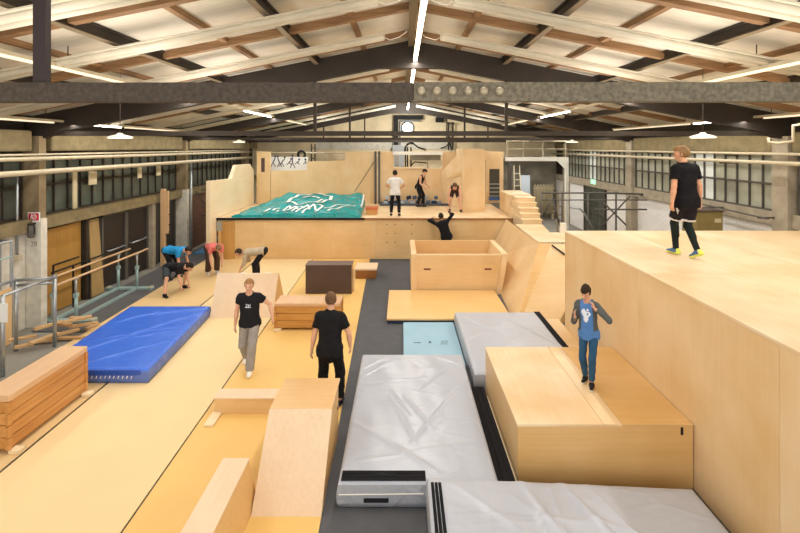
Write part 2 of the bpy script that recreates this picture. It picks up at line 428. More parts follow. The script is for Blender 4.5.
# near tie with bolted splice
YT = 2.5
tie = thing('steel_tie_beam', None, None, (RX, YT, H+.3)); struct(tie)
MB().box(XL, .06, YT-.05, YT+.05, H+.248, H+.352).build('tie_bar', TIE_L, tie, .004)
MB().box(.063, XR, YT-.05, YT+.05, H+.25, H+.354).build('tie_bar', TIE, tie, .004)
for k in range(6):
    MB().lathe([(.0,-.082),(.012,-.080),(.019,-.072),(.023,-.06),(.024,-.05)], (.105+k*.085, YT, H+.305), 14, 'y').build('bolt', BOLT, tie, smooth=True)
for x in (RX-2.2, RX+2.2):
    struct(MB().box(x-.035, x+.035, YT-.02, YT+.02, H+.35, roof(x)).build('hanger_post', POST_D))
for y, th in ((10.35, .11), (17.25, .10), (24.1, .12)):
    struct(MB().box(XL, XR, y-.05, y+.05, H+.31-th/2, H+.31+th/2).build('steel_tie_beam', STEEL_D))
    for x in ((RX-2.2, RX+2.2) if y < 20 else (RX-2.2, RX+2.2, RX-4.4, RX+4.4)):
        struct(MB().box(x-.035, x+.035, y-.03, y+.03, H+.3, roof(x)-.3).build('hanger_post', STEEL_D))

# purlins (dark I sections), battens and rafters
for k in (-3, -2, -1, 1, 2, 3):
    x = RX+2.15*k; z = roof(x, .0)
    m = MB(); m.box(x-.012, x+.012, Y0, YB, z-.17, z-.01); m.box(x-.05, x+.05, Y0, YB, z-.03, z); 
    struct(m.build('roof_purlin', STEEL_D))
    struct(MB().box(x-.05, x+.05, Y0, YB, z-.185, z-.17).build('purlin_flange', PURL_F))
struct(MB().box(RX-.06, RX+.06, Y0, YB, roof(RX)-.2, roof(RX)-.02).build('ridge_beam', PURL_F))
for k in (-2.5, -1.5, -.5, .5, 1.5, 2.5):
    x = RX+2.15*k
    struct(MB().box(x-.05, x+.05, Y0, YB, roof(x)-.07, roof(x)+.02).build('roof_batten', TIMBER_Y))
RAFY = [3.4, 5.55, 7.75, 9.6, 11.6, 13.7, 15.8, 18.2, 20.3, 22.4]
for y in RAFY:
    for s in (-1, 1):
        xa, xb = RX+s*.08, (XL+.3 if s < 0 else XR-.3)
        m = MB(); m.raw([(xa,y-.06,roof(xa,.13)),(xb,y-.06,roof(xb,.13)),(xb,y+.06,roof(xb,.13)),(xa,y+.06,roof(xa,.13)),
                         (xa,y-.05,roof(xa,-.01)),(xb,y-.05,roof(xb,-.01)),(xb,y+.05,roof(xb,-.01)),(xa,y+.05,roof(xa,-.01))],
                        [(0,3,2,1),(4,5,6,7),(0,1,5,4),(1,2,6,5),(2,3,7,6),(3,0,4,7)])
        struct(m.build('roof_rafter', TIMBER))

# ================================================================== CEILING FITTINGS
ORD = ['first', 'second', 'third', 'fourth', 'fifth', 'sixth', 'seventh', 'eighth', 'ninth', 'tenth']
STY = [4.75, 6.45, 8.55, 12.0, 14.1, 16.2, 19.0, 21.0, 23.0]
for i, y in enumerate(STY):
    for s in (-1, 1):
        xa = RX+s*.55; xb = (XL+.6 if s < 0 else RX+5.6)
        t = thing('ceiling_trunking', 'pale ribbed trunking strip down the %s roof slope, %s from the camera' % ('left' if s < 0 else 'right', ORD[i]), 'trunking', (xa, y, roof(xa, .30)), 0, 'trunking strips under the roof')
        for nm, dy, r, dr in (('channel', -.075, .035, .30), ('channel', .075, .035, .30)):
            m = MB(); m.tube([(xa, y+dy, roof(xa, dr)), (xb, y+dy, roof(xb, dr))], .052, 12); m.build(nm, STRIPM, t, smooth=True)
        m = MB(); m.bar((xa, y, roof(xa, .255)), (xb, y, roof(xb, .255)), .13, .025); m.build('tray', GROOVE, t)
        for dy in (-.155, .155):
            m = MB(); m.bar((xa, y+dy, roof(xa, .27)), (xb, y+dy, roof(xb, .27)), .05, .02); m.build('flange', STRIPM, t)
        m = MB(); m.box(xa-.02, xa+.02, y-.11, y+.11, roof(xa,.33), roof(xa,.24)); m.build('end_cap', STRIPM, t)
        if i < 3:
            q = [(xa, y, roof(xa, .30)), (xa-s*.12, y-.02, roof(xa, .36)), (xa-s*.3, y, roof(xa, .30)), (RX+s*.1, y, roof(RX, .30))]
            m = MB(); m.tube(q, .008, 6); m.build('cable', WHITE, t)

def led_line(x, z, y0, y1, label, segs, w=.06):
    t = thing('led_strip_light', label, 'light', (x, y0, z))
    MB().box(x-w/2-.012, x+w/2+.012, y0, y1, z, z+.05).build('housing', PIPE, t)
    for a, b, mt in segs:
        MB().box(x-w/2, x+w/2, a, b, z-.035, z-.002).build('diffuser', mt, t)
    y = y0+.8
    while y < y1: MB().tube([(x, y, z+.05), (x, y, roof(x))], .008, 6).build('suspension_wire', STEEL_D, t); y += 3.0
led_line(.30, H+1.98, 3.2, 23.5, 'bright white strip light running the length of the ridge', [(3.2, 10.2, LED), (10.4, 17.1, LED), (17.4, 23.5, LED)], .07)
led_line(-4.9, H+1.14, 2.8, 23.5, 'slim strip light halfway down the left roof slope', [(2.8, 8.6, LEDDIM), (8.7, 9.9, LED), (14.0, 16.8, LED), (17.5, 23.0, LEDDIM)], .05)
led_line(5.2, H+1.12, 2.8, 23.5, 'slim strip light halfway down the right roof slope', [(2.8, 8.6, LEDDIM), (8.7, 9.9, LED), (14.0, 16.8, LED), (17.5, 23.0, LEDDIM)], .05)
led_line(-7.75, H+.56, 3, 23.5, 'slim strip light above the left wall windows', [(3, 10.0, LEDDIM), (10.4, 12.4, LED), (12.6, 17.1, LEDDIM), (17.4, 19.5, LED)], .05)
led_line(8.05, H+.66, 3, 23.5, 'slim strip light above the right wall windows', [(3, 10.0, LEDDIM), (10.4, 12.4, LED), (12.6, 17.1, LEDDIM), (17.4, 19.5, LED)], .05)

for x, y, lab in ((-5.2, 8.3, 'white dish lamp glowing under the left roof slope, nearer one'), (5.35, 8.0, 'white dish lamp glowing under the right roof slope, above the man in black'),
                  (-5.8, 16.0, 'small dish lamp under the left roof slope, farther one'), (6.05, 16.0, 'small dish lamp under the right roof slope, farther one')):
    z = H+.17
    t = thing('pendant_lamp', lab, 'lamp', (x, y, z), 0, 'dish lamps under the roof')
    MB().lathe([(.215,0),(.205,.018),(.14,.04),(.06,.06),(.035,.09),(.0,.09)], (x, y, z), 24).build('shade', STRIPM, t, smooth=True)
    sh_ = t.children[0]
    MB().lathe([(.0,-.01),(.19,-.008),(.20,0),(.0,.01)], (x, y, z), 24).build('diffuser', LAMPG, sh_)
    MB().tube([(x, y, z+.09), (x, y, roof(x))], .005, 8).build('rod', STEEL_D, t)

# pipes along both walls
def pipe(x, z, y0, y1, r, label, br=True):
    t = thing('wall_pipe', label, 'pipe', (x, y0, z))
    MB().tube([(x, y0, z), (x, y1, z)], r, 12).build('pipe_run', PIPE, t, smooth=True)
    s = -1 if x < 0 else 1; xw = XL-.1 if x < 0 else XR
    y = y0+1.2
    while y < y1:
        MB().box(min(x, xw), max(x, xw), y-.02, y+.02, z-r-.03, z-r).build('bracket', STEEL_D, t); y += 3.4
pipe(XL+.42, H-.26, .5, 23.9, .045, 'upper cream pipe along the left wall')
pipe(XL+.36, H-.17, .5, 23.9, .025, 'thin cream pipe above the two thick ones on the left wall')
pipe(XL+.55, H-.55, .5, 23.9, .06, 'lower thick cream pipe along the left wall')
pipe(XR-.5, H-.36, .5, 25, .045, 'lower cream pipe along the right wall')
pipe(XR-.36, H-.16, .5, 25, .035, 'upper cream pipe along the right wall')
t = thing('conduit_pipe', 'thin vertical grey pipe on the left column with a junction box', 'pipe', (XL+.06, 9.9, 0))
MB().tube([(XL+.06, 9.87, 1.68), (XL+.06, 9.87, 3.5)], .025, 8).build('pipe_run', GALV, t, smooth=True)
MB().box(XL+.02, XL+.13, 9.82, 9.93, 1.55, 1.69).build('junction_box', PIPE, t, .01)
t = thing('conduit_pipe', 'thin vertical grey pipe beside the second left column', 'pipe', (XL+.4, 17.2, 0))
MB().tube([(XL+.42, 17.25, .0), (XL+.42, 17.25, 3.5)], .04, 8).build('pipe_run', GALV, t, smooth=True)
t = thing('bent_pipe', 'cream stepped pipe under the right eave near the column', 'pipe', (XR-.6, 9, H))
MB().tube([(7.9, 9.7, H+.2), (7.9, 9.7, H+.1), (7.95, 9.5, H+.08), (8.0, 9.2, H+.12), (8.0, 9.2, H+.44), (8.0, 8.9, H+.47), (8.0, 8.2, H+.48)], .03, 8).build('pipe_run', PIPE, t, smooth=True)
# white boards hung behind the left pipes
for y0_, y1_, z0_, z1_, lab in ((11.56, 11.70, 2.46, 3.44, 'narrow white strip board hung at the left windows, tallest'), (12.15, 12.45, 3.02, 3.44, 'cream board hung at the left windows, widest'),
                      (14.4, 14.6, 3.05, 3.46, 'small cream board hung at the left windows, before the pine post'), (15.5, 15.75, 3.06, 3.46, 'small cream board hung at the left windows, above the pine post')):
    tag(MB().box(XL+.02, XL+.06, y0_, y1_, z0_, z1_).build('hanging_board', RAD, None, .005), lab, 'board')
# ================================================================== RIGHT: big platform and step box
PX = 3.46
t = thing('plywood_platform', 'tall pale plywood platform along the right that the man in black walks on', 'platform', (PX, 1.5, 0))
for a, b in ((1.5, 4.12), (4.124, 6.6), (6.604, 9.55)):
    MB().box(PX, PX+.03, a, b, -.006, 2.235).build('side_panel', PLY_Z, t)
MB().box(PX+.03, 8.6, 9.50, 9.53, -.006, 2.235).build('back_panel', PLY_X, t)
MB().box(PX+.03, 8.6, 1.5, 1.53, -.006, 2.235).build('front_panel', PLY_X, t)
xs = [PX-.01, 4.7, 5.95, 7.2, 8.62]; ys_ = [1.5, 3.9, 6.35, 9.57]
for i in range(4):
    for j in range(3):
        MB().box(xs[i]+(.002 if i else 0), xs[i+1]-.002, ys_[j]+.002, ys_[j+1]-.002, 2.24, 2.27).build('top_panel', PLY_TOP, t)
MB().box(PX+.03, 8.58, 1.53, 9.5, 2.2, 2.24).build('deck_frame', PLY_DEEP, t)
MB().box(3.17, PX-.004, 7.45, 9.98, -.006, .24).build('kick_board', PLY_Z, t)
tag(MB().box(4.71, 4.86, 13.3, 13.45, 1.48, 1.79).build('white_post', WHITE, None, .006), 'short white square post on the sloped block, by the corner of the tall platform', 'post')

# step box
bx0, bx1, by0, by1, bh = 1.37, PX-.012, 5.33, 7.38, .77
t = thing('plywood_box', 'plywood step box against the tall platform that the boy in the blue shirt stands on', 'box', (bx0, by0, 0))
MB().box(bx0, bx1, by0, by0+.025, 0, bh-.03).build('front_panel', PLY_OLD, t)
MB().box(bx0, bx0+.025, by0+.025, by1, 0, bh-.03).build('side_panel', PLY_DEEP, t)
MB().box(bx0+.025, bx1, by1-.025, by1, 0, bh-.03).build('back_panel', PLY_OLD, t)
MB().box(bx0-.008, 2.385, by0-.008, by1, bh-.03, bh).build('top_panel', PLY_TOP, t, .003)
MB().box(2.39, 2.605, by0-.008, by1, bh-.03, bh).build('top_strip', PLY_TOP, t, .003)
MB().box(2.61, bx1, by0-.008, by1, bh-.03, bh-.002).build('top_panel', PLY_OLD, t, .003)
MB().box(3.30, 3.33, by0-.004, by0+.002, bh-.13, bh-.04).build('slot', BLACK, t)
MB().box(bx0-.03, bx0-.001, by0+.0, by1-.2, .0, .07).build('edge_batten', PLY_EDGE, t)

# sloped block behind, next to the open box
t = thing('sloped_block', 'plywood block with leaning side between the open box and the tall platform', 'parkour block', (3.7, 12.2, 0))
top = [(3.7, 12.17), (3.75, 14.95), (4.66, 14.95), (4.45, 13.55), (5.3, 13.55), (5.3, 12.17)]
z1 = 1.48
m = MB(); m.prism(top, 'z', z1-.03, z1); m.build('top_panel', PLY_TOP, t)
A, B, B2, C = (3.7, 12.17, z1-.03), (2.56, 10.1, 0), (2.98, 16.2, 0), (3.75, 16.2, z1-.03)
m = MB(); m.raw([A, B, B2, C], [(0, 1, 2, 3)]); m.build('side_panel', PLY_Z, t)
D = (4.03, 12.15, z1-.04); E_ = (2.60, 10.08, 0)
m = MB(); m.raw([A, B, E_, D], [(0, 1, 2, 3)]); m.build('corner_facet', PLY_OLD, t)
F = (3.45, 10.12, 0); Gp = (3.45, 10.12, .75); Hh = (5.3, 12.12, z1-.16)
m = MB(); m.raw([D, E_, (3.44, 10.05, 0), (5.3, 12.12, 0), (5.3, 12.12, z1-.04), (4.4, 12.13, z1-.04)], [(0, 1, 2, 5), (2, 3, 4, 5)])
m.build('front_panel', PLY_DEEP, t)
m = MB(); m.bar((4.02, 12.07, 1.42), (4.27, 11.76, 1.23), .03, .03); m.build('gap_edge', BLACK, t)
MB().lathe([(.05,-.03),(.06,0),(.02,.02)], (3.8, 11.7, .95), 14, 'y').build('bolt', DKBROWN, t)
MB().box(3.75, 4.66, 14.93, 14.95, 0, z1-.03).build('back_panel', PLY_X, t)

# ================================================================== MATS
def soft_mat(root, name, x0, x1, y0, y1, h, mat, side, nx=110, ny=160, amp=.008, seed=0, creases=(), skew=0.0, puff=.012, tilt=0.0):
    rnd = random.Random(seed)
    ph = [(rnd.uniform(1, 6), rnd.uniform(1, 6), rnd.uniform(0, 6)) for _ in range(6)]
    def top(u, v):
        x = x0+(x1-x0)*u + skew*(v); y = y0+(y1-y0)*v
        e = min(u, 1-u, 1.0*min(v, 1-v)*(y1-y0)/(x1-x0))
        r = min(1, e/.035); z = h - .03*(1-math.sqrt(max(0, 1-(1-r)**2)))
        z += puff*min(1, e/.2)
        z += amp*.35*sum(math.sin(a*6*u+b*5*v+c) for a, b, c in ph)/2*min(1, e/.1)
        for (ax, ay, bx_, by_, hh, wd) in creases:
            dx, dy = bx_-ax, by_-ay; L2 = dx*dx+dy*dy
            tt = ((u-ax)*dx+(v-ay)*dy)/L2
            if -.05 < tt < 1.05:
                px, py = u-ax-tt*dx, (v-ay-tt*dy)*(y1-y0)/(x1-x0); dd = math.hypot(px, py)
                z += (hh*.75*math.exp(-(dd/(wd*.8))**2)+hh*.45*math.exp(-(dd/(wd*.28))**2))*max(0, math.sin(PI*min(1, max(0, tt*.9+.05))))**.5
        return (x, y, z-tilt*u)
    m = MB(); m.grid(nx, ny, top); o = m.build(name, mat, root, smooth=True, recalc=False)
    m = MB(); zb = .0
    ring = [top(i/nx, 0) for i in range(nx+1)] + [top(1, j/ny) for j in range(1, ny+1)] + [top(1-i/nx, 1) for i in range(1, nx+1)] + [top(0, 1-j/ny) for j in range(1, ny)]
    n = len(ring); lv = [0, .25, .5, .75, 1]
    vs = []
    cx, cy = (x0+x1)/2+skew/2, (y0+y1)/2
    for f in lv:
        for (x, y, z) in ring:
            bl = .018*math.sin(PI*f)
            vs.append((x+(bl if x > cx else -bl)*(1 if abs(x-cx) > .49*(x1-x0)-abs(skew) else 0), y+(bl if y > cy else -bl)*(1 if abs(y-cy) > .495*(y1-y0) else 0), zb+(z-zb)*(1-f)))
    fs = [(a*n+i, a*n+(i+1) % n, (a+1)*n+(i+1) % n, (a+1)*n+i) for a in range(len(lv)-1) for i in range(n)]
    fs.append(tuple(range(len(vs)-n, len(vs))))
    m.raw(vs, fs); m.build('side_cover', side, root, smooth=True)
    return top

def velcro(root, x0, x1, y0, y1, z, along='x', nst=3, slope=0.0):
    m = MB()
    for k in range(nst):
        if along == 'x':
            a = y0+(y1-y0)*k/nst; m.box(x0, x1, a+.004, a+(y1-y0)/nst-.004, z, z+.008)
        else:
            a = x0+(x1-x0)*k/nst; zk = z-slope*(a-x0); m.box(a+.004, a+(x1-x0)/nst-.004, y0, y1, zk-.01, zk+.008)
    return m.build('velcro_strip', VELCRO, root)

cr = ((.42, .55, .62, .3, .02, .02), (.3, .6, .45, .4, .018, .02), (.55, .62, .8, .8, .016, .02), (.1, .1, .4, .14, .012, .02), (.03, .35, .62, .05, .018, .03), (.48, .22, .97, .72, .022, .025), (.5, .2, .3, .55, .015, .03), (.05, .68, .6, .72, .01, .02), (.02, .82, .25, .95, .012, .02), (.75, .96, .98, .86, .012, .02),
      (.2, .5, .5, .48, .01, .02), (.4, .15, .9, .2, .012, .03), (.03, .74, .3, .9, .010, .02))
t = thing('crash_mat', 'grey tarpaulin crash mat in the middle, beside the plywood step box', 'mat', (.2, 5.05, 0))
soft_mat(t, 'top_cover', -.72, 1.09, 5.06, 8.2, .28, GREYV, GREYV2, seed=1, creases=cr)
velcro(t, -.69, .27, 5.075, 5.235, .282)
m = MB(); m.box(-.43, -.15, 5.03, 5.045, .07, .115); m.build('handle', BLACK, t, .004)
m = MB(); m.tube([(-.71, 5.04, .155), (.24, 5.04, .165)], .006, 6); m.build('seam_piping', WHITE, t)
t = thing('velcro_flap', 'black hook strip lying between the middle grey mat and the step box', 'strip', (1.2, 5.3, 0))
m = MB()
for k in range(3): m.box(1.115+k*.068, 1.177+k*.068, 5.1, 7.25, .0, .19)
m.build('hook_band', VELCRO, t)

cr2 = ((.05, .9, .55, .45, .012, .03), (.1, .5, .5, .75, .012, .03), (.55, .85, .98, .3, .012, .03), (.2, .2, .7, .6, .01, .03))
t = thing('crash_mat', 'grey tarpaulin crash mat behind the plywood step box', 'mat', (2.2, 7.4, 0))
soft_mat(t, 'top_cover', 1.20, 3.10, 7.43, 10.2, .315, GREYV, GREYV2, seed=2, creases=cr2)
velcro(t, 2.98, 3.11, 7.46, 10.18, .319, 'y', 2)
cr3 = ((.35, .99, .55, .1, .03, .03), (.5, .99, .7, .35, .028, .028), (.4, .85, .2, .3, .022, .03), (.55, .8, .85, .65, .02, .02), (.1, .95, .45, .55, .02, .04), (.3, .9, .75, .3, .016, .03), (.6, .98, .8, .2, .014, .03), (.05, .5, .5, .35, .012, .03), (.15, .75, .6, .8, .012, .03), (.45, .95, .42, .5, .02, .03))
t = thing('crash_mat', 'nearest grey tarpaulin crash mat, in front of the plywood step box', 'mat', (1.7, 3, 0))
soft_mat(t, 'top_cover', .28, 3.24, 2.4, 5.02, .385, GREYV, GREYV2, nx=140, seed=3, creases=cr3, puff=.015, tilt=.13)
velcro(t, .31, .43, 2.5, 4.90, .394, 'y', 3, .03)

t = thing('foam_mat', 'thin pale blue foam mat between the grey mats and the plywood board', 'mat', (.6, 9, 0))
MB().box(.03, 1.17, 8.25, 10.28, -.006, .05).build('slab', SKYB, t, .01)
m = MB()
for x in (.24, .30, .35): m.box(x, x+.035, 9.18, 9.215, .0505, .052)
m.box(.24, .38, 9.20, 9.212, .0505, .0522); m.box(.55, .60, 9.19, 9.25, .0505, .052); m.box(.56, .57, 9.15, 9.29, .0505, .052)
for k in range(5): m.bar((.78+.03*k, 9.1, .052), (.83+.03*k, 9.3, .052), .008, .002)
m.build('printed_mark', SKYB_D, t)
t = thing('landing_board', 'yellow plywood board on a dark blue base in front of the open box', 'board', (1.1, 10.3, 0))
MB().box(-.35, 2.53, 10.31, 12.36, .075, .12).build('board', mat_wood('yellow_board', '#edc98e', '#e5b974', 'x', grain=.6), t, .004)
MB().box(-.33, 2.51, 10.33, 12.34, -.006, .075).build('base', mat_plain('navy_base', '#25324c', .7), t)

# open topped box
t = thing('open_plywood_box', 'open-topped plywood box with two hand slots behind the yellow board', 'box', (1.6, 12.4, 0))
MB().box(.25, .40, 12.38, 14.3, -.006, 1.10).build('side_panel', PLY_Z, t, .004)
m = MB(); m.raw([(2.60,12.38,-.006),(2.74,12.38,-.006),(2.92,12.38,1.10),(2.77,12.38,1.10),(2.60,14.3,-.006),(2.74,14.3,-.006),(2.92,14.3,1.10),(2.77,14.3,1.10)],
      [(0,3,2,1),(4,5,6,7),(0,1,5,4),(1,2,6,5),(2,3,7,6),(3,0,4,7)]); m.build('side_panel', PLY_Z, t, .004)
MB().prism([(.402,-.006),(2.598,-.006),(2.766,1.06),(.402,1.06)], 'y', 12.42, 12.46).build('front_panel', PLY_DEEP, t)
MB().box(.402, 2.762, 14.22, 14.28, -.006, 1.09).build('back_panel', PLY_DEEP, t)
MB().box(.40, 2.77, 12.415, 12.47, 1.06, 1.09).build('front_rim', PLY_EDGE, t)
MB().box(.40, 2.60, 12.5, 14.2, -.006, .30).build('inner_floor', PLY_OLD, t)
for x in (.60, 2.28): MB().box(x, x+.19, 12.412, 12.425, .66, .70).build('hand_slot', mat_plain('slot_red', '#6b2420', .7), t)

# blue crash mat
t = thing('crash_mat', 'large blue tarpaulin crash mat on the left of the hall', 'mat', (-5.4, 7.7, 0))
crb = ((.05, .1, .95, .85, .02, .03), (.2, .75, .95, .95, .018, .03), (.5, .4, .98, .55, .016, .03), (.1, .35, .9, .6, .015, .03), (.35, .05, .98, .4, .014, .03), (.02, .6, .5, .9, .014, .03))
soft_mat(t, 'top_cover', -6.28, -4.36, 7.72, 10.80, .24, BLUEV, BLUES, seed=5, creases=crb, skew=-.24)
MB().box(-6.24, -4.48, 7.685, 7.70, .15, .235).build('front_flap', BLUED, t, .004)
m = MB()
for k in range(14): m.bar((-5.6+.075*k, 7.68, .10), (-5.585+.075*k, 7.68, .14), .008, .012)
m.build('lacing', PAPER, t)
tag(MB().box(-7.9, -6.9, 17.0, 18.6, -.006, .05).build('gym_mat', mat_plain('dull_blue_mat', '#4a7ea6', .5, 0, .4), None, .01), 'flat dull blue gym mat lying on the dark floor by the brick wall', 'mat')

# ================================================================== VAULT BOXES AND RAMPS
def vault(name_label, x0, x1, y0, y1, h, n, long_axis, mats, th=.05, feet=True):
    t = thing('vault_box', name_label, 'vault box', ((x0+x1)/2, (y0+y1)/2, 0))
    top_h = .09 if long_axis == 'y' else .07
    z0 = .05; zs = [z0+(h-top_h-z0)*k/n for k in range(n+1)]
    tap = .05
    for k in range(n):
        a, b = zs[k]+.004, zs[k+1]-.004
        m = MB(); ins = 0.0
        m.box(x0+.02, x1-.02, y0+.02, y1-.02, a, b)
        sec = m.build('section', mats[k % len(mats)], t, .008)
        for (cx, cy) in ((x0+.02, y0+.02), (x1-.02, y0+.02), (x0+.02, y1-.02), (x1-.02, y1-.02)):
            MB().box(cx-.026, cx+.026, cy-.026, cy+.026, a+.002, b-.002).build('corner_post', mats[0], sec, .006)
    MB().box(x0, x1, y0, y1, h-top_h, h).build('top', VTOP, t, .015, seg=3)
    if feet:
        for cx in (x0, x1):
            for cy in (y0+.06, y1-.06):
                s = 1 if cx == x1 else -1
                MB().box(cx-.07+.05*s, cx+.07+.05*s, cy-.06, cy+.06, 0, .05).build('foot', PLY_EDGE, t, .008)
    return t
vault('long wooden vault box at the lower left, beside the blue mat', -5.60, -5.17, 5.92, 7.40, .78, 4, 'y', [VAULT, VAULT, VAULT, VAULT])
t = vault('wooden vault box behind the boy in grey trousers', -2.82, -1.37, 9.92, 10.48, .60, 3, 'x', [VAULT_X, VAULT_X], feet=False)
for cx in (-2.74, -1.45):
    MB().prism([(cx-.09, 0), (cx+.09, 0), (cx+.07, .05), (cx-.07, .05)], 'y', 9.85, 10.55).build('foot', PLY_EDGE, t, .01)

# grey-pale ramp behind the boy
t = thing('ramp', 'pale plywood ramp on the floor beside the far end of the blue mat', 'ramp', (-3.8, 10.9, 0))
m = MB(); m.raw([(-4.56,10.66,0),(-3.06,10.66,0),(-3.06,11.12,.93),(-4.56,11.12,.93),(-4.56,10.68,0),(-3.06,10.70,0),(-3.06,11.15,.93),(-4.56,11.15,.93)],
      [(0,1,2,3),(7,6,5,4),(0,4,5,1),(1,5,6,2),(2,6,7,3),(3,7,4,0)]); m.build('face_panel', PLY_PINK, t)
for x in (-3.07, -4.55):
    MB().prism([(10.69, 0), (11.75, 0), (11.20, .91), (11.14, .91)], 'x', x-.012, x+.012).build('side_panel', PLY_OLD, t)
MB().box(-4.5, -3.1, 11.15, 11.22, .80, .90).build('top_rail', PLY_OLD, t)
m = MB(); m.raw([(-4.55,11.73,0),(-3.07,11.73,0),(-3.07,11.2,.90),(-4.55,11.2,.90)], [(0,1,2,3)]); m.build('back_panel', PLY_OLD, t)
for x in (-4.0, -3.4): MB().box(x, x+.16, 11.12, 11.16, .90, .933).build('grip_tab', PAPER, t)

# dark brown box + small box
t = thing('dark_box', 'dark brown board-covered box in the middle of the yellow floor', 'box', (-2.0, 12.4, 0))
MB().box(-2.66, -1.39, 12.41, 12.43, .0, .785).build('front_panel', DKBROWN, t)
MB().box(-2.66, -2.64, 12.43, 12.86, .0, .785).build('side_panel', DKBROWN, t)
MB().box(-1.41, -1.39, 12.43, 12.86, .0, .785).build('side_panel', PLY_OLD, t)
MB().box(-2.64, -1.41, 12.84, 12.86, .0, .785).build('back_panel', DKBROWN, t)
MB().box(-2.67, -1.38, 12.40, 12.87, .785, .80).build('top_panel', DKBROWN_T, t)
t = thing('small_vault_box', 'small wooden box with a pale top next to the dark brown box', 'box', (-1.1, 13.8, 0))
MB().box(-1.43, -.80, 13.82, 14.5, 0, .26).build('body', VAULT_D, t, .006)
MB().box(-1.46, -.77, 13.79, 14.53, .26, .32).build('top', PLY_PINK, t, .012)
tag(MB().box(-1.36, -1.33, 12.6, 12.72, 0, .62).build('slat', PLY_EDGE), 'narrow pale slat standing at the right side of the dark brown box', 'slat')

# kicker ramp near the camera
rx0, rx1 = -1.655, -.885
t = thing('kicker_ramp', 'steep plywood ramp with a level top in front of the man in black trousers', 'ramp', (-1.27, 5.5, 0))
m = MB(); m.raw([(rx0,4.93,0),(rx1,4.93,0),(rx1+.015,5.585,.80),(rx0+.01,5.585,.80),(rx0,4.97,0),(rx1,4.97,0),(rx1+.015,5.61,.78),(rx0+.01,5.61,.78)],
      [(0,1,2,3),(7,6,5,4),(0,4,5,1),(1,5,6,2),(2,6,7,3),(3,7,4,0)]); m.build('ramp_panel', PLY_PINK, t)
MB().box(rx0+.01, rx1+.015, 5.59, 6.33, .775, .80).build('top_panel', mat_wood('tan_top', '#e6c08c', '#d3a66b', 'x'), t, .004)
for x in (rx0+.02, rx1-.02):
    MB().prism([(4.98, 0), (6.31, 0), (6.31, .773), (5.61, .773)], 'x', x-.012, x+.012).build('side_panel', PLY_OLD, t)
MB().box(rx0+.03, rx1-.03, 6.29, 6.31, 0, .77).build('back_panel', PLY_OLD, t)
MB().lathe([(.018,-.01),(.018,.004)], (rx1-.005, 6.2, .45), 10, 'x').build('screw_hole', BLACK, t)

# low beam
t = thing('low_beam', 'low plywood beam lying behind the kicker ramp', 'beam', (-2.2, 6.9, 0))
MB().box(-2.85, -1.45, 6.83, 6.85, .0, .225).build('front_panel', mat_wood('beam_face', '#eac893', '#d9b078', 'x'), t)
MB().box(-2.85, -1.45, 7.06, 7.08, .0, .225).build('back_panel', PLY_DEEP, t)
MB().box(-2.86, -1.44, 6.82, 7.09, .225, .245).build('top_panel', PLY_PINK, t, .003)
MB().box(-2.87, -2.73, 6.50, 6.84, 0, .03).build('foot', PLY_EDGE, t, .004)
MB().box(-2.85, -2.83, 6.85, 7.06, 0, .225).build('end_panel', PLY_DEEP, t)

# tall beam at bottom
t = thing('long_beam_box', 'tall narrow plywood beam nearest the camera, left of the kicker ramp', 'beam', (-1.85, 4, 0))
m = MB(); m.raw([(-2.03,2.6,.5),(-1.73,2.6,.5),(-1.73,5.11,.5),(-2.03,5.11,.5),(-2.03,2.6,.52),(-1.73,2.6,.52),(-1.73,5.11,.52),(-2.03,5.11,.52)],
      [(0,3,2,1),(4,5,6,7),(0,1,5,4),(1,2,6,5),(2,3,7,6),(3,0,4,7)]); m.build('top_panel', PLY_PINK, t, .003)
m = MB(); m.raw([(-1.735,2.6,.5),(-1.735,5.10,.5),(-1.66,5.16,0),(-1.66,2.6,0)], [(0,1,2,3)]); m.build('side_panel', PLY_OLD, t)
m = MB(); m.raw([(-2.025,2.6,.5),(-2.025,5.10,.5),(-2.10,5.16,0),(-2.10,2.6,0)], [(3,2,1,0)]); m.build('side_panel', PLY_OLD, t)
m = MB(); m.raw([(-2.025,5.10,.5),(-1.735,5.10,.5),(-1.66,5.16,0),(-2.10,5.16,0)], [(0,1,2,3)]); m.build('end_panel', PLY_OLD, t)

# ================================================================== BACK PLATFORM
pz = 1.48; fx0, fx1, fy = -6.7, 4.0, 16.3
t = thing('back_platform', 'wide plywood platform across the far end with people standing on it', 'platform', (-1, 16.3, 0))
cuts = [fx0+.62, -5.0, -2.6, -.95, 1.2, 2.75, fx1]
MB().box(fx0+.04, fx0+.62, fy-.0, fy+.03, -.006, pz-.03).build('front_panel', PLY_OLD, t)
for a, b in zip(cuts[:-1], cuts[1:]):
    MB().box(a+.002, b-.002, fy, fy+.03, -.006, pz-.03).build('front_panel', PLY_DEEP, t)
# curved trough at the left end of the face
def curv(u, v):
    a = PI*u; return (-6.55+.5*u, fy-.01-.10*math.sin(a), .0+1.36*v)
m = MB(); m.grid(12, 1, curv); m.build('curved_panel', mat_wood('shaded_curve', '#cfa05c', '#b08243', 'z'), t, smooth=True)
MB().box(fx0, fx1, fy-.03, 20.4, pz-.03, pz).build('deck', PLY_TOP, t)
MB().box(fx1-.03, fx1, fy+.03, 20.4, 0, pz-.03).build('end_panel', PLY_X, t)
MB().box(fx0, -1.35, fy-.06, fy-.03, pz-.07, pz+.01).build('edge_strip', BLACK, t)
MB().box(-1.35, fx1, fy-.045, fy-.03, pz-.06, pz-.005).build('edge_strip', VAULT_D, t, label='thin brown edge strip')
for x in (-.55, -.25, .35):
    for z in (1.24, .92, .6):
        MB().lathe([(.022,-.006),(.022,.0)], (x, fy-.0, z), 8, 'y').build('bolt_hole', DKBROWN, t)
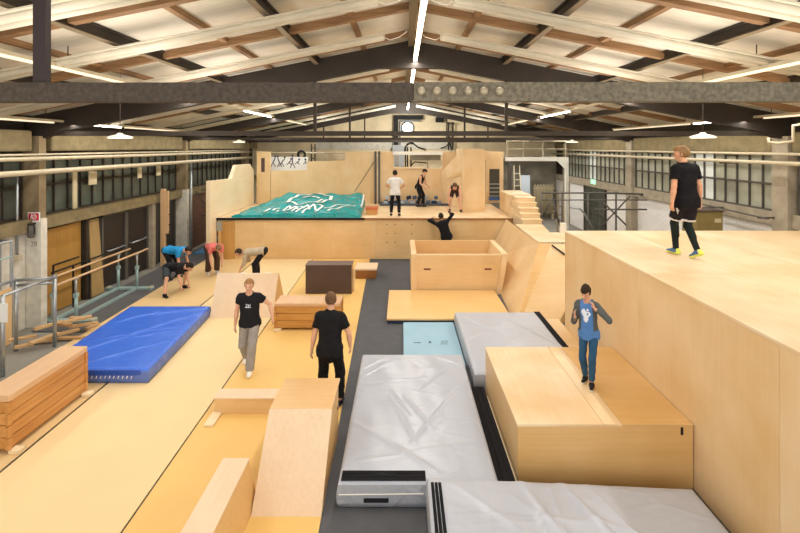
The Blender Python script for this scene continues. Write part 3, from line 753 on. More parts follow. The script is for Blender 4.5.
MB().box(fx0+.01, fx0+.27, fy-.04, fy-.005, 1.02, 1.36).build('hinge_plate', GALV, t)

# left shaped side wall
t = thing('plywood_side_wall', 'pale plywood side wall with a stepped top at the left end of the back platform', 'wall panel', (-6.75, 16, 0))
prof = [(15.75, -.006), (16.29, -.006), (16.29, pz+.003), (20.4, pz+.003), (20.4, 2.96), (19.9, 3.30), (18.25, 3.32), (17.75, 2.80), (15.75, 2.86)]
m = MB(); m.prism(prof, 'x', -6.86, -6.71); m.build('panel', PLY_Y, t, .004)
for z in (2.55, 1.95, 1.65): 
    m = MB(); m.tube([(-6.86, 15.8, z), (-7.05, 15.8, z)], .02, 8); m.build('bracket', STEEL_D, t)
m = MB(); m.tube([(-6.9, 15.8, 2.0), (-7.25, 15.8, 2.5)], .025, 8); m.build('brace', STEEL_D, t)

# back plywood walls
def ply_panel(pts, y, label, th=.06, mat=PLY_Z, name='plywood_wall_panel', extra=None):
    o = thing(name, label, 'wall panel', (sum(p[0] for p in pts)/len(pts), y, pz))
    m = MB(); m.prism(pts, 'y', y, y+th); m.build('panel', mat, o)
    return o
K = 20.4/450.0
def xz(px, py, y=20.4): return ((px-402)/450*y, H-(py-147)/450*y)
q = lambda l, y=20.4: [xz(a, b, y) for a, b in l]
o = ply_panel(q([(257, 203.5), (270.5, 203.5), (270.5, 151.5), (257, 151.5)]), 20.36, 'narrow tall plywood panel with a slit at the left of the back wall', .12)
a, b = xz(261.5, 172), xz(265, 158); MB().box(a[0], b[0], 20.345, 20.37, a[1], b[1]).build('slit', DKBROWN, o)
ply_panel(q([(271, 203.5), (377, 203.5), (377, 152), (345, 152), (345, 160.5), (307, 161.5), (307, 170), (271, 171)]), 20.4, 'widest plywood wall panel with stepped top behind the green mat', .08)
ply_panel(q([(380.5, 203.5), (462, 203.5), (462, 152), (442.5, 152), (442.5, 168.5), (393.5, 168.5), (393.5, 152), (380.5, 152)]), 20.4, 'plywood wall panel with a window opening behind the foam pit', .08)
o = thing('white_shelf_beam', 'white beam across the window opening in the back plywood wall', 'beam', (.7, 20.4, 3.8))
a, b = xz(392.5, 154.8), xz(443, 151.5); MB().box(a[0], b[0], 20.3, 20.55, a[1], b[1]).build('beam', WHITE, o)
a, b = xz(410, 160.5), xz(441, 155); MB().box(a[0], b[0], 20.6, 20.64, a[1], b[1]).build('grey_board', WALLG, o)
a, b = xz(393.5, 168.5), xz(411, 167); MB().box(a[0], b[0]+.6, 20.34, 20.5, a[1], b[1]).build('sill', PLY_EDGE, o)
o = thing('electric_cabinet', 'grey cabinet with dark pipes seen through the opening in the back wall', 'cabinet', (.2, 21.2, 1.48))
a, b = xz(394, 200, 21.2), xz(404, 146, 21.2); MB().box(a[0], b[0], 21.2, 21.5, 0, b[1]).build('body', GALV, o)
for px in (405.5, 407.5, 411): 
    a = xz(px, 168, 21.2); MB().tube([(a[0], 21.25, 1.5), (a[0], 21.25, 4.05)], .035, 8).build('pipe', STEEL_D, o)
m = MB(); m.tube([(.4, 21.2, 3.15), (.6, 21.2, 3.35), (1.2, 21.2, 3.3), (1.25, 21.2, 2.9)], .03, 8); m.build('bent_pipe', STEEL_D, o)
# slanted wing panel + tower
o = thing('plywood_wing_panel', 'slanted plywood wing panel left of the plywood tower', 'wall panel', (2.5, 19.5, pz))
m = MB(); m.raw([(1.8,20.36,pz+.003),(2.44,18.6,pz+.003),(2.44,18.6,3.2),(2.44,18.6,3.86),(1.8,20.36,3.0),(1.86,20.38,pz+.003),(2.5,18.62,pz+.003),(2.5,18.62,3.86),(1.86,20.38,3.0)],
      [(0,1,2,3,4),(8,7,6,5),(0,5,6,1),(3,7,8,4),(4,8,5,0),(1,6,7,3,2)]); m.build('panel', PLY_TOP, o)
m = MB(); m.raw([(1.9,19.9,2.6),(2.43,18.5,3.1),(2.43,18.5,2.9)], [(0,1,2)]); m.build('gusset', PLY_DEEP, o)
o = thing('plywood_tower', 'tall plain plywood tower standing on the back platform', 'tower', (2.9, 18.1, pz))
MB().box(2.45, 3.34, 18.07, 18.10, pz, 3.97).build('front_panel', PLY_Z, o)
MB().box(2.45, 2.48, 18.10, 20.3, pz, 3.97).build('side_panel', PLY_TOP, o)
MB().box(3.31, 3.34, 18.10, 20.3, pz, 3.97).build('side_panel', PLY_TOP, o)
MB().box(2.48, 3.31, 18.10, 20.3, 3.94, 3.97).build('top_panel', PLY_TOP, o)
o = ply_panel(q([(486, 203), (503.5, 203), (503.5, 151.5), (484, 151.5), (484, 160), (486, 160)]), 20.42, 'plywood panel with a tall dark doorway right of the tower', .08)
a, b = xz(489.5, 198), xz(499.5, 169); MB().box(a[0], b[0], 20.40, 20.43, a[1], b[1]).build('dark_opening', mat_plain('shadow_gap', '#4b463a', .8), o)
a, b = xz(489, 200), xz(503, 197.5); MB().box(a[0], b[0], 20.30, 20.42, a[1], b[1]).build('blue_sill', mat_plain('sill_blue', '#44639a', .6), o)
m = MB()
for k in range(4): 
    a = xz(489.5, 184+k*4); m.box(a[0], a[0]+.45, 20.385, 20.40, a[1]-.02, a[1]+.02)
m.build('rung', GALV, o)
# posts and cable at the gap
for px, lab in ((375.5, 'slim grey steel post left of the gap in the back plywood wall'), (379.2, 'slim grey steel post right of the gap in the back plywood wall')):
    x = (px-402)/450*20.3
    tag(MB().box(x-.045, x+.045, 20.26, 20.34, pz, 3.86).build('steel_post', DARKFR), lab, 'post')
tag(MB().tube([(-1.25, 20.3, 3.4), (-2.12, 20.2, 2.05)], .015, 6).build('brace_rod', DARKFR), 'thin slanting rod leaning against the widest back panel', 'rod')

# green mat with white print
t = thing('landing_mat', 'sea green tarpaulin landing mat with white lettering on the back platform', 'mat', (-4, 17, pz))
def gtop(u, v):
    y = 16.36+3.35*v
    xl = -6.2-.05*v; xr = -1.50-.12*v
    x = xl+(xr-xl)*u
    e = min(u/.30, 1.0); e2 = min((1-u)/.02, 1)
    z = pz+.03+(.11+.42*v)*(e**.8)*(.35+.65*e2) 
    z += .02*math.sin(9*u+5*v)+.026*math.sin(17*u-11*v+1)+.022*math.sin(31*u+24*v+math.sin(9*v))+.014*math.sin(47*u-38*v)
    if v > .97: z -= .1
    return (x, y, max(z, pz+.012))
m = MB(); m.grid(70, 46, gtop); m.build('top_cover', TEALV, t, smooth=True, recalc=False)
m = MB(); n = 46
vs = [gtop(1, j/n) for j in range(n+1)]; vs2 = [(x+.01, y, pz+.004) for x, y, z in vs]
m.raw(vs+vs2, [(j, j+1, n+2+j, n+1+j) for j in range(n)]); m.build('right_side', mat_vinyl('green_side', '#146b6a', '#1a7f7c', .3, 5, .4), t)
vs = [gtop(i/70, 0) for i in range(71)]; vs2 = [(x, y-.01, pz+.004) for x, y, z in vs]
m = MB(); m.raw(vs+vs2, [(i, i+1, 72+i, 71+i) for i in range(70)]); m.build('front_side', TEALV, t)
vs = [gtop(i/70, 1) for i in range(71)]; vs2 = [(x, y+.01, pz+.004) for x, y, z in vs]
m = MB(); m.raw(vs+vs2, [(i, i+1, 72+i, 71+i) for i in range(70)]); m.build('back_side', TEALV, t)
def on_mat(pts, r=.03, dz=.045):
    out = []
    for i in range(len(pts)-1):
        for k in range(6):
            f = k/6; u = pts[i][0]*(1-f)+pts[i+1][0]*f; v = pts[i][1]*(1-f)+pts[i+1][1]*f
            g = gtop(u, v); out.append((g[0], g[1], g[2]+dz))
    return out
pm = MB()
def stroke(pts, w=.05):
    c = on_mat(pts)
    vs = []; 
    for i, p in enumerate(c):
        a = Vector(c[max(0, i-1)]); b = Vector(c[min(len(c)-1, i+1)]); d = (b-a); d.z = 0
        if d.length < 1e-6: d = Vector((1,0,0))
        d.normalize(); s_ = Vector((-d.y, d.x, 0))*w
        vs += [tuple(Vector(p)+s_), tuple(Vector(p)-s_)]
    pm.raw(vs, [(2*i, 2*i+1, 2*i+3, 2*i+2) for i in range(len(c)-1)])
stroke([(.36, .42), (.36, .62), (.40, .80), (.50, .86), (.60, .84), (.70, .82), (.71, .60), (.66, .42), (.60, .40)], .07)
stroke([(.46, .66), (.54, .72), (.62, .66)], .07)
for k in range(5): stroke([(.34+.05*k, .05), (.40+.05*k, .32), (.44+.05*k, .12)], .04)
stroke([(.70, .16), (.78, .34), (.92, .40)], .05); stroke([(.74, .06), (.84, .22), (.97, .30)], .05)
stroke([(.30, .12), (.33, .30)], .05); stroke([(.22, .08), (.27, .22)], .05); stroke([(.38, .50), (.46, .40), (.58, .46), (.66, .60)], .06); stroke([(.64, .08), (.68, .26), (.62, .30)], .05)
pm.build('white_print', mat_plain('print_white', '#e9f5f2', .35, 0, .5), t, recalc=False)
# strip of white on right rim
vs = [gtop(.985, j/20) for j in range(6, 20)]
m = MB(); m.tube([(x+.03, y, z+.01) for x, y, z in vs], .035, 8); m.build('white_piping', PAPER, t, smooth=True)

# orange topped box on platform
t = thing('small_crate', 'small wooden box with an orange-red top beside the green mat', 'box', (-1.3, 17.2, pz))
MB().box(-1.36, -.94, 17.0, 17.4, pz+.001, pz+.19).build('body', VAULT_X, t, .008)
MB().box(-1.38, -.92, 16.98, 17.42, pz+.19, pz+.28).build('top', ORANGE, t, .02)

# foam pit cubes
rnd = random.Random(11)
t0 = None
pit = thing('foam_pit_edge', 'dark padded edge of the foam pit along the back plywood wall', 'pit edge', (.8, 19.7, pz))
MB().box(-.98, 2.3, 19.62, 19.70, pz, pz+.10).build('front_pad', mat_plain('pit_pad', '#4a5360', .6), pit, .015)
MB().box(-.98, -.9, 19.70, 20.34, pz, pz+.10).build('side_pad', mat_plain('pit_pad_side', '#4a5360', .6), pit, .015)
for row in range(3):
    for col in range(12):
        x = -.74+col*.238+(.1 if row == 2 else 0)+rnd.uniform(-.01, .01); y = (19.83, 20.12, 19.98)[row]; z = pz+.112 if row < 2 else pz+.325
        if x > (1.55 if row else 1.85) or (row == 2 and rnd.random() < .25): continue
        sz = rnd.uniform(.15, .185)
        R = Matrix.Rotation(rnd.uniform(-.5, .5), 3, 'Z') @ Matrix.Rotation(rnd.uniform(-.25, .25), 3, 'X') @ Matrix.Rotation(rnd.uniform(-.3, .3), 3, 'Y')
        m = MB(); m.obox((x, y, z), (sz, sz, sz*.9), R)
        tag(m.build('foam_block', FOAMB[rnd.choice([0, 1, 1, 2, 3, 3])], None, .015), 'soft foam block heaped in the pit along the back plywood wall', 'foam block', 'foam blocks in the pit')

# banner and gear behind the left panel
t = thing('wall_banner', 'white banner with dark running figures above the left back panel', 'banner', (-5.5, 20.8, 3.4))
a, b = xz(270, 172, 20.8), xz(308, 157, 20.8)
MB().box(a[0], b[0], 20.8, 20.82, a[1], b[1]).build('sheet', PAPER, t)
m = MB()
for px, hgt, lean in ((273, .40, .10), (279.5, .42, -.08), (281.5, .35, .15), (289, .2, .1), (292.5, .5, .0), (297, .15, .1), (305.5, .15, 0.)):
    x = xz(px, 164, 20.8)[0]; zc = H-.72
    m.bar((x, 20.79, zc), (x+lean, 20.79, zc+hgt*.5), .05, .006, (0,1,0)); m.bar((x, 20.79, zc), (x-.1, 20.79, zc-hgt*.5), .035, .006, (0,1,0)); m.bar((x, 20.79, zc), (x+.12, 20.79, zc-hgt*.5), .035, .006, (0,1,0))
    m.lathe([(.0,-.006),(.05,-.004),(.05,0)], (x+lean, 20.795, zc+hgt*.5+.07), 10, 'y')
m.build('drawn_figures', mat_plain('ink', '#4c4a55', .8), t)
t = thing('tyre', 'black tyre hanging above the banner at the back', 'tyre', (-4.6, 20.9, 3.85))
c = xz(301.5, 154.5, 20.9)
m = MB(); m.tube([(c[0]+.16*math.cos(2*PI*k/20), 20.9, c[1]+.16*math.sin(2*PI*k/20)) for k in range(20)], .05, 10, closed=True); m.build('ring', BLACK, t, smooth=True)
m = MB(); m.tube([(c[0], 20.9, c[1]+.1), (c[0], 21.0, 3.80)], .012, 6); m.build('strap', STEEL_D, t)
for y_, z_, x0_, x1_, lab in ((21.0, 3.78, -6.6, 1.6, 'horizontal cream rail above the banner along the back wall'),):
    t = thing('wall_rail', lab, 'rail', (x0_, y_, z_))
    MB().tube([(x0_, y_, z_), (x1_, y_, z_)], .04, 10).build('tube', PIPE, t, smooth=True)
    for x in (-6.2, -4.9, -3.6, -2.0, -.2, 1.2): MB().tube([(x, y_, z_), (x, y_+.02, 0)], .03, 8).build('upright', PIPE, t)
# small ladder-like bracket
t = thing('wall_ladder', 'short dark ladder bracket on the back wall above the widest panel', 'ladder', (-4.1, 22, 3.8))
for px in (311.5, 315): 
    x = xz(px, 150, 22)[0]; MB().tube([(x, 22, 3.2), (x, 22, 4.2)], .03, 8).build('rail', STEEL_D, t)
for z in (3.5, 3.75, 4.0): 
    MB().tube([(xz(311.5, 0, 22)[0], 22, z), (xz(315, 0, 22)[0], 22, z)], .02, 6).build('rung', STEEL_D, t)

# dark flue duct on gable
t = thing('flue_duct', 'black bent flue duct around the round window on the back gable', 'duct', (-.3, 25.6, 4))
def gx(px, y=25.6): return (px-402)/450*y
def gz(py, y=25.6): return H-(py-147)/450*y
m = MB(); m.box(gx(393.8), gx(398.2), 25.5, 25.8, gz(145), gz(119.4)); m.build('vertical_duct', BLACK, t)
m = MB(); m.box(gx(393.8), gx(423), 25.5, 25.8, gz(119.2), gz(115.2)); m.build('horizontal_duct', BLACK, t)
m = MB(); m.tube([(gx(400), 25.7, gz(144)), (gx(400), 25.7, gz(121)), (gx(401), 25.7, gz(120.4)), (gx(421), 25.7, gz(120.4))], .04, 8); m.build('side_pipe', GALV, t)
m = MB(); m.box(gx(392.5), gx(402), 25.45, 25.75, gz(151), gz(145.2)); m.build('duct_box', GALV, t)
t = thing('vent_box', 'small dark box high on the back gable right of the round window', 'vent', (gx(440), 25.8, gz(119.5)))
MB().box(gx(436), gx(444), 25.7, 25.98, gz(122), gz(117)).build('housing', BLACK, t, .01)
t = thing('chimney_pipe', 'pair of dark upright pipes on the back gable', 'pipe', (gx(451), 25.7, 4))
for px in (448.8, 453): MB().tube([(gx(px), 25.7, gz(150)), (gx(px), 25.7, gz(122))], .05, 10).build('upright', STEEL_D, t)
m = MB(); m.box(gx(447.5), gx(454.5), 25.6, 25.75, gz(124), gz(122.4)); m.build('cap', STEEL_D, t)
t = thing('hanging_cable', 'black cables drooping across the white band on the back wall', 'cable', (gx(415), 25.8, gz(144)))
for pts in (((405, 149), (407, 144), (412, 142), (418, 147), (426, 149.5)), ((404, 155), (405, 147), (409, 143), (414, 143)), ((441, 148.5), (447, 146), (451, 140), (450, 137)), ((452, 149), (450, 143), (449, 139))):
    MB().tube([(gx(a), 25.85, gz(b)) for a, b in pts], .03, 6).build('strand', BLACK, t)

# ================================================================== BACK RIGHT: stairs, mezzanine, rails
t = thing('wooden_stairs', 'pale wooden steps climbing beside the right end of the back platform', 'stairs', (4.3, 15, 0))
for k in range(5):
    y = 15.0+.3*k; z = 1.63+.15*k; xl = 4.02+.03*k
    MB().box(xl, 4.66+.03*k, y, 16.9, z-.15, z-.03).build('riser', PLY_X, t)
    MB().box(xl-.01, 4.69+.03*k, y-.03, 16.9, z-.03, z).build('tread', PLY_TOP, t)
MB().box(4.02, 4.66, 15.0, 16.9, 0, 1.48).build('base_panel', PLY_X, t)
MB().box(4.04, 4.85, 16.92, 18.6, 0, 2.26).build('landing', PLY_TOP, t)
t = thing('mezzanine', 'white-edged gallery with a thin railing at the far right', 'gallery', (6.5, 22, 3.4))
MB().box(5.05, 8.15, 22.0, 22.12, 3.36, 3.56).build('edge_beam', WHITE, t)
MB().box(5.05, 8.15, 22.12, 25.9, 3.45, 3.52).build('deck', WALLG, t)
MB().box(8.0, 8.15, 22.0, 22.15, -.03, 3.36).build('post', WHITE, t)
MB().box(5.2, 5.36, 22.0, 22.15, -.03, 3.36).build('post', DARKFR, t)
m = MB(); m.raw([(8.0,22.0,3.36),(7.6,22.0,3.36),(8.0,22.0,2.96),(8.0,22.1,3.36),(7.6,22.1,3.36),(8.0,22.1,2.96)], [(0,1,2),(5,4,3),(0,3,4,1),(1,4,5,2),(2,5,3,0)]); m.build('corner_brace', WHITE, t)
m = MB(); m.tube([(5.1, 22.05, 4.33), (8.1, 22.05, 4.33)], .03, 8)
m.tube([(5.1, 22.05, 3.95), (8.1, 22.05, 3.95)], .02, 8); m.build('handrail', PIPE, t)
for x in (5.15, 5.95, 6.9, 8.0): MB().tube([(x, 22.05, 3.56), (x, 22.05, 4.33)], .03, 8).build('baluster', PIPE, t)
t = thing('added_gallery_light', 'slim light added to brighten the space under the far right gallery', 'light', (6.6, 23.2, 3.42))  # added fitting, put in to brighten the dark space under the gallery
MB().box(5.8, 7.4, 23.15, 23.25, 3.40, 3.45).build('housing', WHITE, t)
MB().box(5.82, 7.38, 23.17, 23.23, 3.37, 3.40).build('diffuser', LAMPG, t)
t = thing('step_ladder', 'pale step ladder standing in the dark under the gallery', 'ladder', (6.1, 24.2, 0))
for dx in (0, .42):
    MB().bar((6.0+dx, 24.0, -.03), (6.1+dx*.7, 24.5, 3.05), .05, .03).build('stile', PIPE, t)
for k in range(8): MB().bar((6.01+.012*k, 24.02+.06*k, .3+.33*k), (6.42-.004*k, 24.02+.06*k, .3+.33*k), .03, .04).build('rung', PIPE, t)
t = tag(MB().box(6.5, 7.0, 24.6, 24.7, 0, 2.5).build('leaning_sheet', mat_plain('pale_blue_sheet', '#b3bcc4', .5), None, .01), 'pale blue-grey sheet leaning beside the step ladder under the gallery', 'sheet')
t = thing('radiator', 'tall cream ribbed radiator on the far right back wall', 'radiator', (8.0, 25.6, 0))
for k in range(7):
    x = 7.5+k*.16
    m = MB(); m.tube([(x, 25.5, .25), (x, 25.5, 1.85), (x+.04, 25.5, 1.93), (x+.08, 25.5, 1.85), (x+.08, 25.5, .25)], .032, 8); m.build('column', RAD, t, smooth=True)
m = MB(); m.tube([(7.45, 25.52, .4), (8.65, 25.52, .4)], .04, 8); m.tube([(7.45, 25.52, 1.7), (8.65, 25.52, 1.7)], .04, 8); m.build('header_pipe', RAD, t)
m = MB(); m.box(7.5, 7.58, 25.45, 25.6, -.03, .27); m.box(8.5, 8.58, 25.45, 25.6, -.03, .27); m.build('foot', RAD, t)
t = thing('wooden_ladder', 'brown wooden ladder leaning behind the tube frame at the far right', 'ladder', (7.4, 20.4, 0))
for dx in (0, .35): MB().bar((6.9+dx, 20.0, -.03), (7.25+dx*.5, 20.9, 2.0), .06, .04).build('stile', COLBR, t)
for k in range(5): MB().bar((6.97+.06*k, 20.1+.17*k, .25+.36*k), (7.25+.03*k, 20.1+.17*k, .25+.36*k), .03, .04).build('rung', COLBR, t)

# parkour tube frame
def fr(px, py, y): return ((px-402)/450*y, y, H-(py-147)/450*y)
t = thing('climbing_scaffold', 'grey steel parkour tube frame with diagonal braces behind the tall platform', 'climbing frame', (7.5, 17.5, 0))
def rod(nm, pts, r=.03, mat=DARKFR):
    MB().tube(pts, r, 8).build(nm, mat, t, smooth=True)
Y1, Y2 = 16.4, 18.6
rod('top_rail', [fr(541.5, 193, Y1), fr(600, 193, Y1), fr(672, 195, Y1)])
rod('top_rail', [fr(560, 193, Y2), fr(672, 193, Y2)])
rod('middle_rail', [fr(541.5, 200, Y1), fr(655, 200, Y1)], .022)
for px in (541.5, 588, 616, 667): rod('upright', [fr(px, 193, Y1), (fr(px, 193, Y1)[0], Y1, -.03)], .035)
for px in (562, 630): rod('upright', [fr(px, 193, Y2), (fr(px, 193, Y2)[0], Y2, -.03)], .03)
rod('diagonal', [fr(543, 217, Y1), fr(552, 197, Y1)]); rod('diagonal', [fr(552, 197, Y1), fr(560, 226, Y1)])
rod('diagonal', [fr(603, 202, Y1), fr(626, 225, Y1)]); rod('diagonal', [fr(600, 228, Y1), fr(630, 196, Y1)])
rod('lower_rail', [fr(594, 209.5, Y1), fr(652, 209.5, Y1), fr(667, 209.5, Y1)]); rod('diagonal', [fr(652, 210, Y1), fr(666, 223, Y1)])
rod('bent_tube', [fr(570, 207, Y1), fr(580, 209, Y1), fr(584, 213, Y1), fr(592, 227, Y1)], .035, GALV)
rod('cross_rail', [fr(640, 195, Y1), fr(680, 193.5, Y2)])
t = thing('cabinet', 'olive cabinet with a paper notice behind the man on the tall platform', 'cabinet', (7.9, 11.5, 0))
MB().box(7.53, 8.2, 11.5, 12.1, -.03, 2.40).build('body', OLIVE, t, .01)
MB().box(7.56, 8.17, 11.485, 11.5, .05, 2.35).build('door', OLIVE, t, .005)
MB().box(7.98, 8.14, 11.478, 11.485, 2.12, 2.22).build('notice', mat_plain('beige_notice', '#cfc09a', .6), t)
MB().box(7.50, 8.23, 11.47, 12.13, 2.40, 2.43).build('top', DKBROWN, t)
MB().tube([(7.6, 11.46, 1.2), (7.6, 11.46, 1.4)], .012, 6).build('handle', GALV, t)
t = thing('long_pole', 'long thin dark pole on brackets along the right wall above the white bricks', 'pole', (8.5, 11, 2.4))
MB().tube([(8.35, 12.6, 2.46), (8.3, 10.2, 2.42)], .02, 8).build('shaft', DARKFR, t)
for y in (10.5, 12.3): MB().box(8.3, XR+.02, y-.02, y+.02, 2.38, 2.42).build('bracket', DARKFR, t)
t = thing('exit_sign', 'small green glowing exit sign above the right side door', 'sign', (XR-.05, 20.8, 2.45))
MB().box(XR-.14, XR-.1, 20.4, 20.9, 2.35, 2.55).build('panel', EXITG, t)
MB().box(XR-.13, XR-.04, 20.62, 20.68, 2.42, 2.48).build('mount', WHITE, t)

# ================================================================== LEFT SIDE GEAR
# parallel bars
t = thing('parallel_bars', 'gymnastic parallel bars with wooden rails on a pale teal base', 'parallel bars', (-7.83, 11.6, 0))
for x in (-7.57, -8.10):
    MB().tube([(x, 9.85, 1.02), (x, 13.4, 1.02)], .026, 10).build('rail', POSTW, t, smooth=True)
    for y in (10.45, 12.85):
        up_ = MB().tube([(x, y, .05), (x, y, .62)], .038, 10).build('upright', TEAL, t, smooth=True)
        MB().tube([(x, y, .6), (x, y, .98)], .026, 10).build('telescopic_tube', GALV, up_, smooth=True)
        MB().box(x-.045, x+.045, y-.045, y+.045, .56, .66).build('clamp', TEAL, up_, .01)
        MB().box(x-.03, x+.03, y-.06, y+.06, .96, 1.0).build('saddle', GALV, up_, .006)
    MB().box(x-.04, x+.04, 10.5, 12.8, -.006, .06).build('base_beam', TEAL, t, .008)
for y in (10.45, 12.85):
    MB().box(-8.42, -7.12, y-.09, y+.09, -.006, .05).build('foot_plate', TEAL, t, .012)
    fp_ = t.children[-1]
    for x in (-8.38, -7.18): MB().box(x-.04, x+.04, y-.1, y+.1, .05, .065).build('end_pad', PIPE, fp_)
# barrier frame at left edge
t = thing('bar_frame', 'grey tubular bar frame with a paper notice at the left edge', 'frame', (-7.4, 8.6, 0))
c = [(-7.1, 8.0), (-7.1, 9.2), (-7.72, 9.0), (-7.72, 7.9)]
for x, y in c: MB().tube([(x, y, -.03), (x, y, 1.40)], .035, 10).build('upright', GALV, t, smooth=True)
for (a, b), z in (((0, 1), 1.40), ((1, 2), 1.38), ((2, 3), 1.40), ((1, 2), 1.28)):
    MB().tube([(c[a][0], c[a][1], z), (c[b][0], c[b][1], z)], .03, 10).build('rail', GALV, t, smooth=True)
MB().lathe([(.045,0),(.045,.06),(.0,.07)], (-7.1, 9.2, 1.38), 12).build('cap', GALV, t)
MB().box(-7.16, -6.98, 7.955, 7.965, .95, 1.28).build('paper_notice', PAPER, t)
t = thing('storage_frame', 'pale tall metal frame with boards at the far left edge', 'frame', (-8.2, 9.4, 0))
for x, y in ((-8.20, 9.45), (-8.45, 9.45), (-8.20, 8.6)): MB().tube([(x, y, -.03), (x, y, 2.08)], .03, 8).build('upright', GALV, t)
MB().tube([(-8.20, 8.5, 2.08), (-8.20, 9.45, 2.08)], .03, 8).build('rail', GALV, t); MB().tube([(-8.45, 9.45, 2.08), (-8.20, 9.45, 2.08)], .03, 8).build('rail', GALV, t)
MB().tube([(-8.20, 8.5, 1.75), (-8.20, 9.45, 1.75)], .02, 8).build('rail', TEAL, t)
MB().box(-8.1, -8.06, 8.0, 9.3, 0, 1.15).build('board', PLY_DEEP, t)
# timber offcuts
rnd = random.Random(5)
pos = [(-7.45, 9.35, .3), (-7.2, 9.62, .9), (-6.98, 9.5, .1), (-7.55, 9.0, .6), (-7.3, 9.2, 1.2), (-7.0, 9.9, .4), (-7.35, 9.75, -.2), (-7.75, 9.2, .5), (-6.95, 10.1, 1.3), (-7.15, 9.95, .0), (-7.5, 9.55, 1.0), (-7.0, 9.72, .7)]
done = []
for i, (x, y, a) in enumerate(pos):
    L = rnd.uniform(.3, .55)
    lev = 0
    while any(l_ == lev and math.hypot(x-x_, y-y_) < .44 for x_, y_, l_ in done): lev += 1
    done.append((x, y, lev)); z = .02+.062*lev
    m = MB(); m.obox((x, y, z), (L, .10, .05), Matrix.Rotation(a, 3, 'Z') @ Matrix.Rotation(rnd.uniform(-.02, .02), 3, 'Y'))
    tag(m.build('timber_offcut', PALLETW, None, .004), 'short timber offcut in the heap at the foot of the parallel bars', 'timber', 'timber offcuts by the parallel bars')
# boards stored in left bay
t = tag(MB().prism([(10.7, 0), (11.95, 0), (11.95, 2.08), (10.7, 2.05)], 'x', XL-.08, XL-.03).build('stored_board', mat_wood('stored_amber', '#b98d48', '#a07634', 'z')), 'large amber board standing against the left wall below the windows', 'board')
m = MB(); m.raw([(XL+.15,12.12,0),(XL+.15,12.62,0),(XL-.05,12.68,2.05),(XL-.05,12.3,2.05),(XL+.12,12.12,0),(XL+.12,12.62,0),(XL-.08,12.68,2.05),(XL-.08,12.3,2.05)], [(0,1,2,3),(7,6,5,4),(0,4,5,1),(1,5,6,2),(2,6,7,3),(3,7,4,0)])
tag(m.build('leaning_board', mat_wood('leaning_tan', '#b79a68', '#9d8050', 'z')), 'narrow tan board leaning by the dark left doors', 'board')
tag(MB().box(XL-.05, XL+.08, 12.0, 12.1, -.03, 2.13).build('dark_post', STEEL_D), 'dark post between the amber board and the leaning board', 'post')
t = thing('tube_stand', 'low black tube stand in front of the amber board', 'stand', (-8.2, 11.2, 0))
for y in (10.75, 11.4, 12.0): MB().tube([(-8.33, y, -.006), (-8.33, y, 1.05)], .022, 8).build('upright', BLACK, t)
for z, y0_, y1_ in ((1.05, 10.7, 12.6), (1.22, 10.75, 11.6)): MB().tube([(-8.33, y0_, z), (-8.33, y1_, z)], .022, 8).build('rail', BLACK, t)
MB().tube([(-8.33, 10.75, 1.05), (-8.33, 10.75, 1.22)], .022, 8).build('upright', BLACK, t)
# pine post
t = thing('pine_post', 'tall pale pine post with short pegs standing before the left doors', 'post', (-8.1, 15.4, 0))
MB().box(-8.22, -8.08, 15.3, 15.42, -.006, 2.62).build('beam', POSTW, t, .006)
MB().box(-8.08, -7.96, 15.32, 15.40, 1.1, 2.55).build('batten', POSTW, t, .006)
for z in (1.75, 1.4, 1.15): MB().tube([(-7.96, 15.36, z), (-7.86, 15.36, z+.02)], .02, 8).build('peg', STEEL_D, t)
# sign on left column
t = thing('fire_hose_sign', 'square red sign with a white hose reel symbol on the left column', 'sign', (XL+.2, 10.1, 2.45))
cy = 10.148
XS, XL = XL, XL+.09
MB().box(XL-.02, XL+.25, cy-.012, cy, 2.37, 2.58).build('plate', PAPER, t)
MB().box(XL+.0, XL+.23, cy-.016, cy-.012, 2.395, 2.555).build('red_field', REDSIGN, t)
m = MB(); cxx = XL+.13
for k in range(16):
    a, b = 2*PI*k/16, 2*PI*(k+1)/16
    m.bar((cxx+.05*math.cos(a), cy-.019, 2.475+.05*math.sin(a)), (cxx+.05*math.cos(b), cy-.019, 2.475+.05*math.sin(b)), .016, .004, (0, 1, 0))
m.bar((cxx-.03, cy-.019, 2.445), (cxx+.03, cy-.019, 2.505), .014, .004, (0, 1, 0)); m.bar((cxx-.08, cy-.019, 2.43), (cxx-.055, cy-.019, 2.54), .014, .004, (0, 1, 0))
m.build('symbol', PAPER, t)
t = thing('fire_extinguisher', 'dark grey fire extinguisher hung on the left column below the red sign', 'extinguisher', (XL+.1, 10.05, 2.2))
m = MB(); m.lathe([(.0,0),(.06,.005),(.07,.03),(.07,.22),(.05,.28),(.02,.30),(.0,.30)], (XL+.12, 10.06, 2.02), 16); m.build('cylinder', DARKFR, t, smooth=True)
MB().box(XL+.06, XL+.18, 10.0, 10.12, 2.31, 2.35).build('lever', STEEL_D, t, .006)
m = MB(); m.tube([(XL+.17, 10.05, 2.32), (XL+.21, 10.05, 2.25), (XL+.20, 10.05, 2.1)], .012, 6); m.build('hose', BLACK, t)
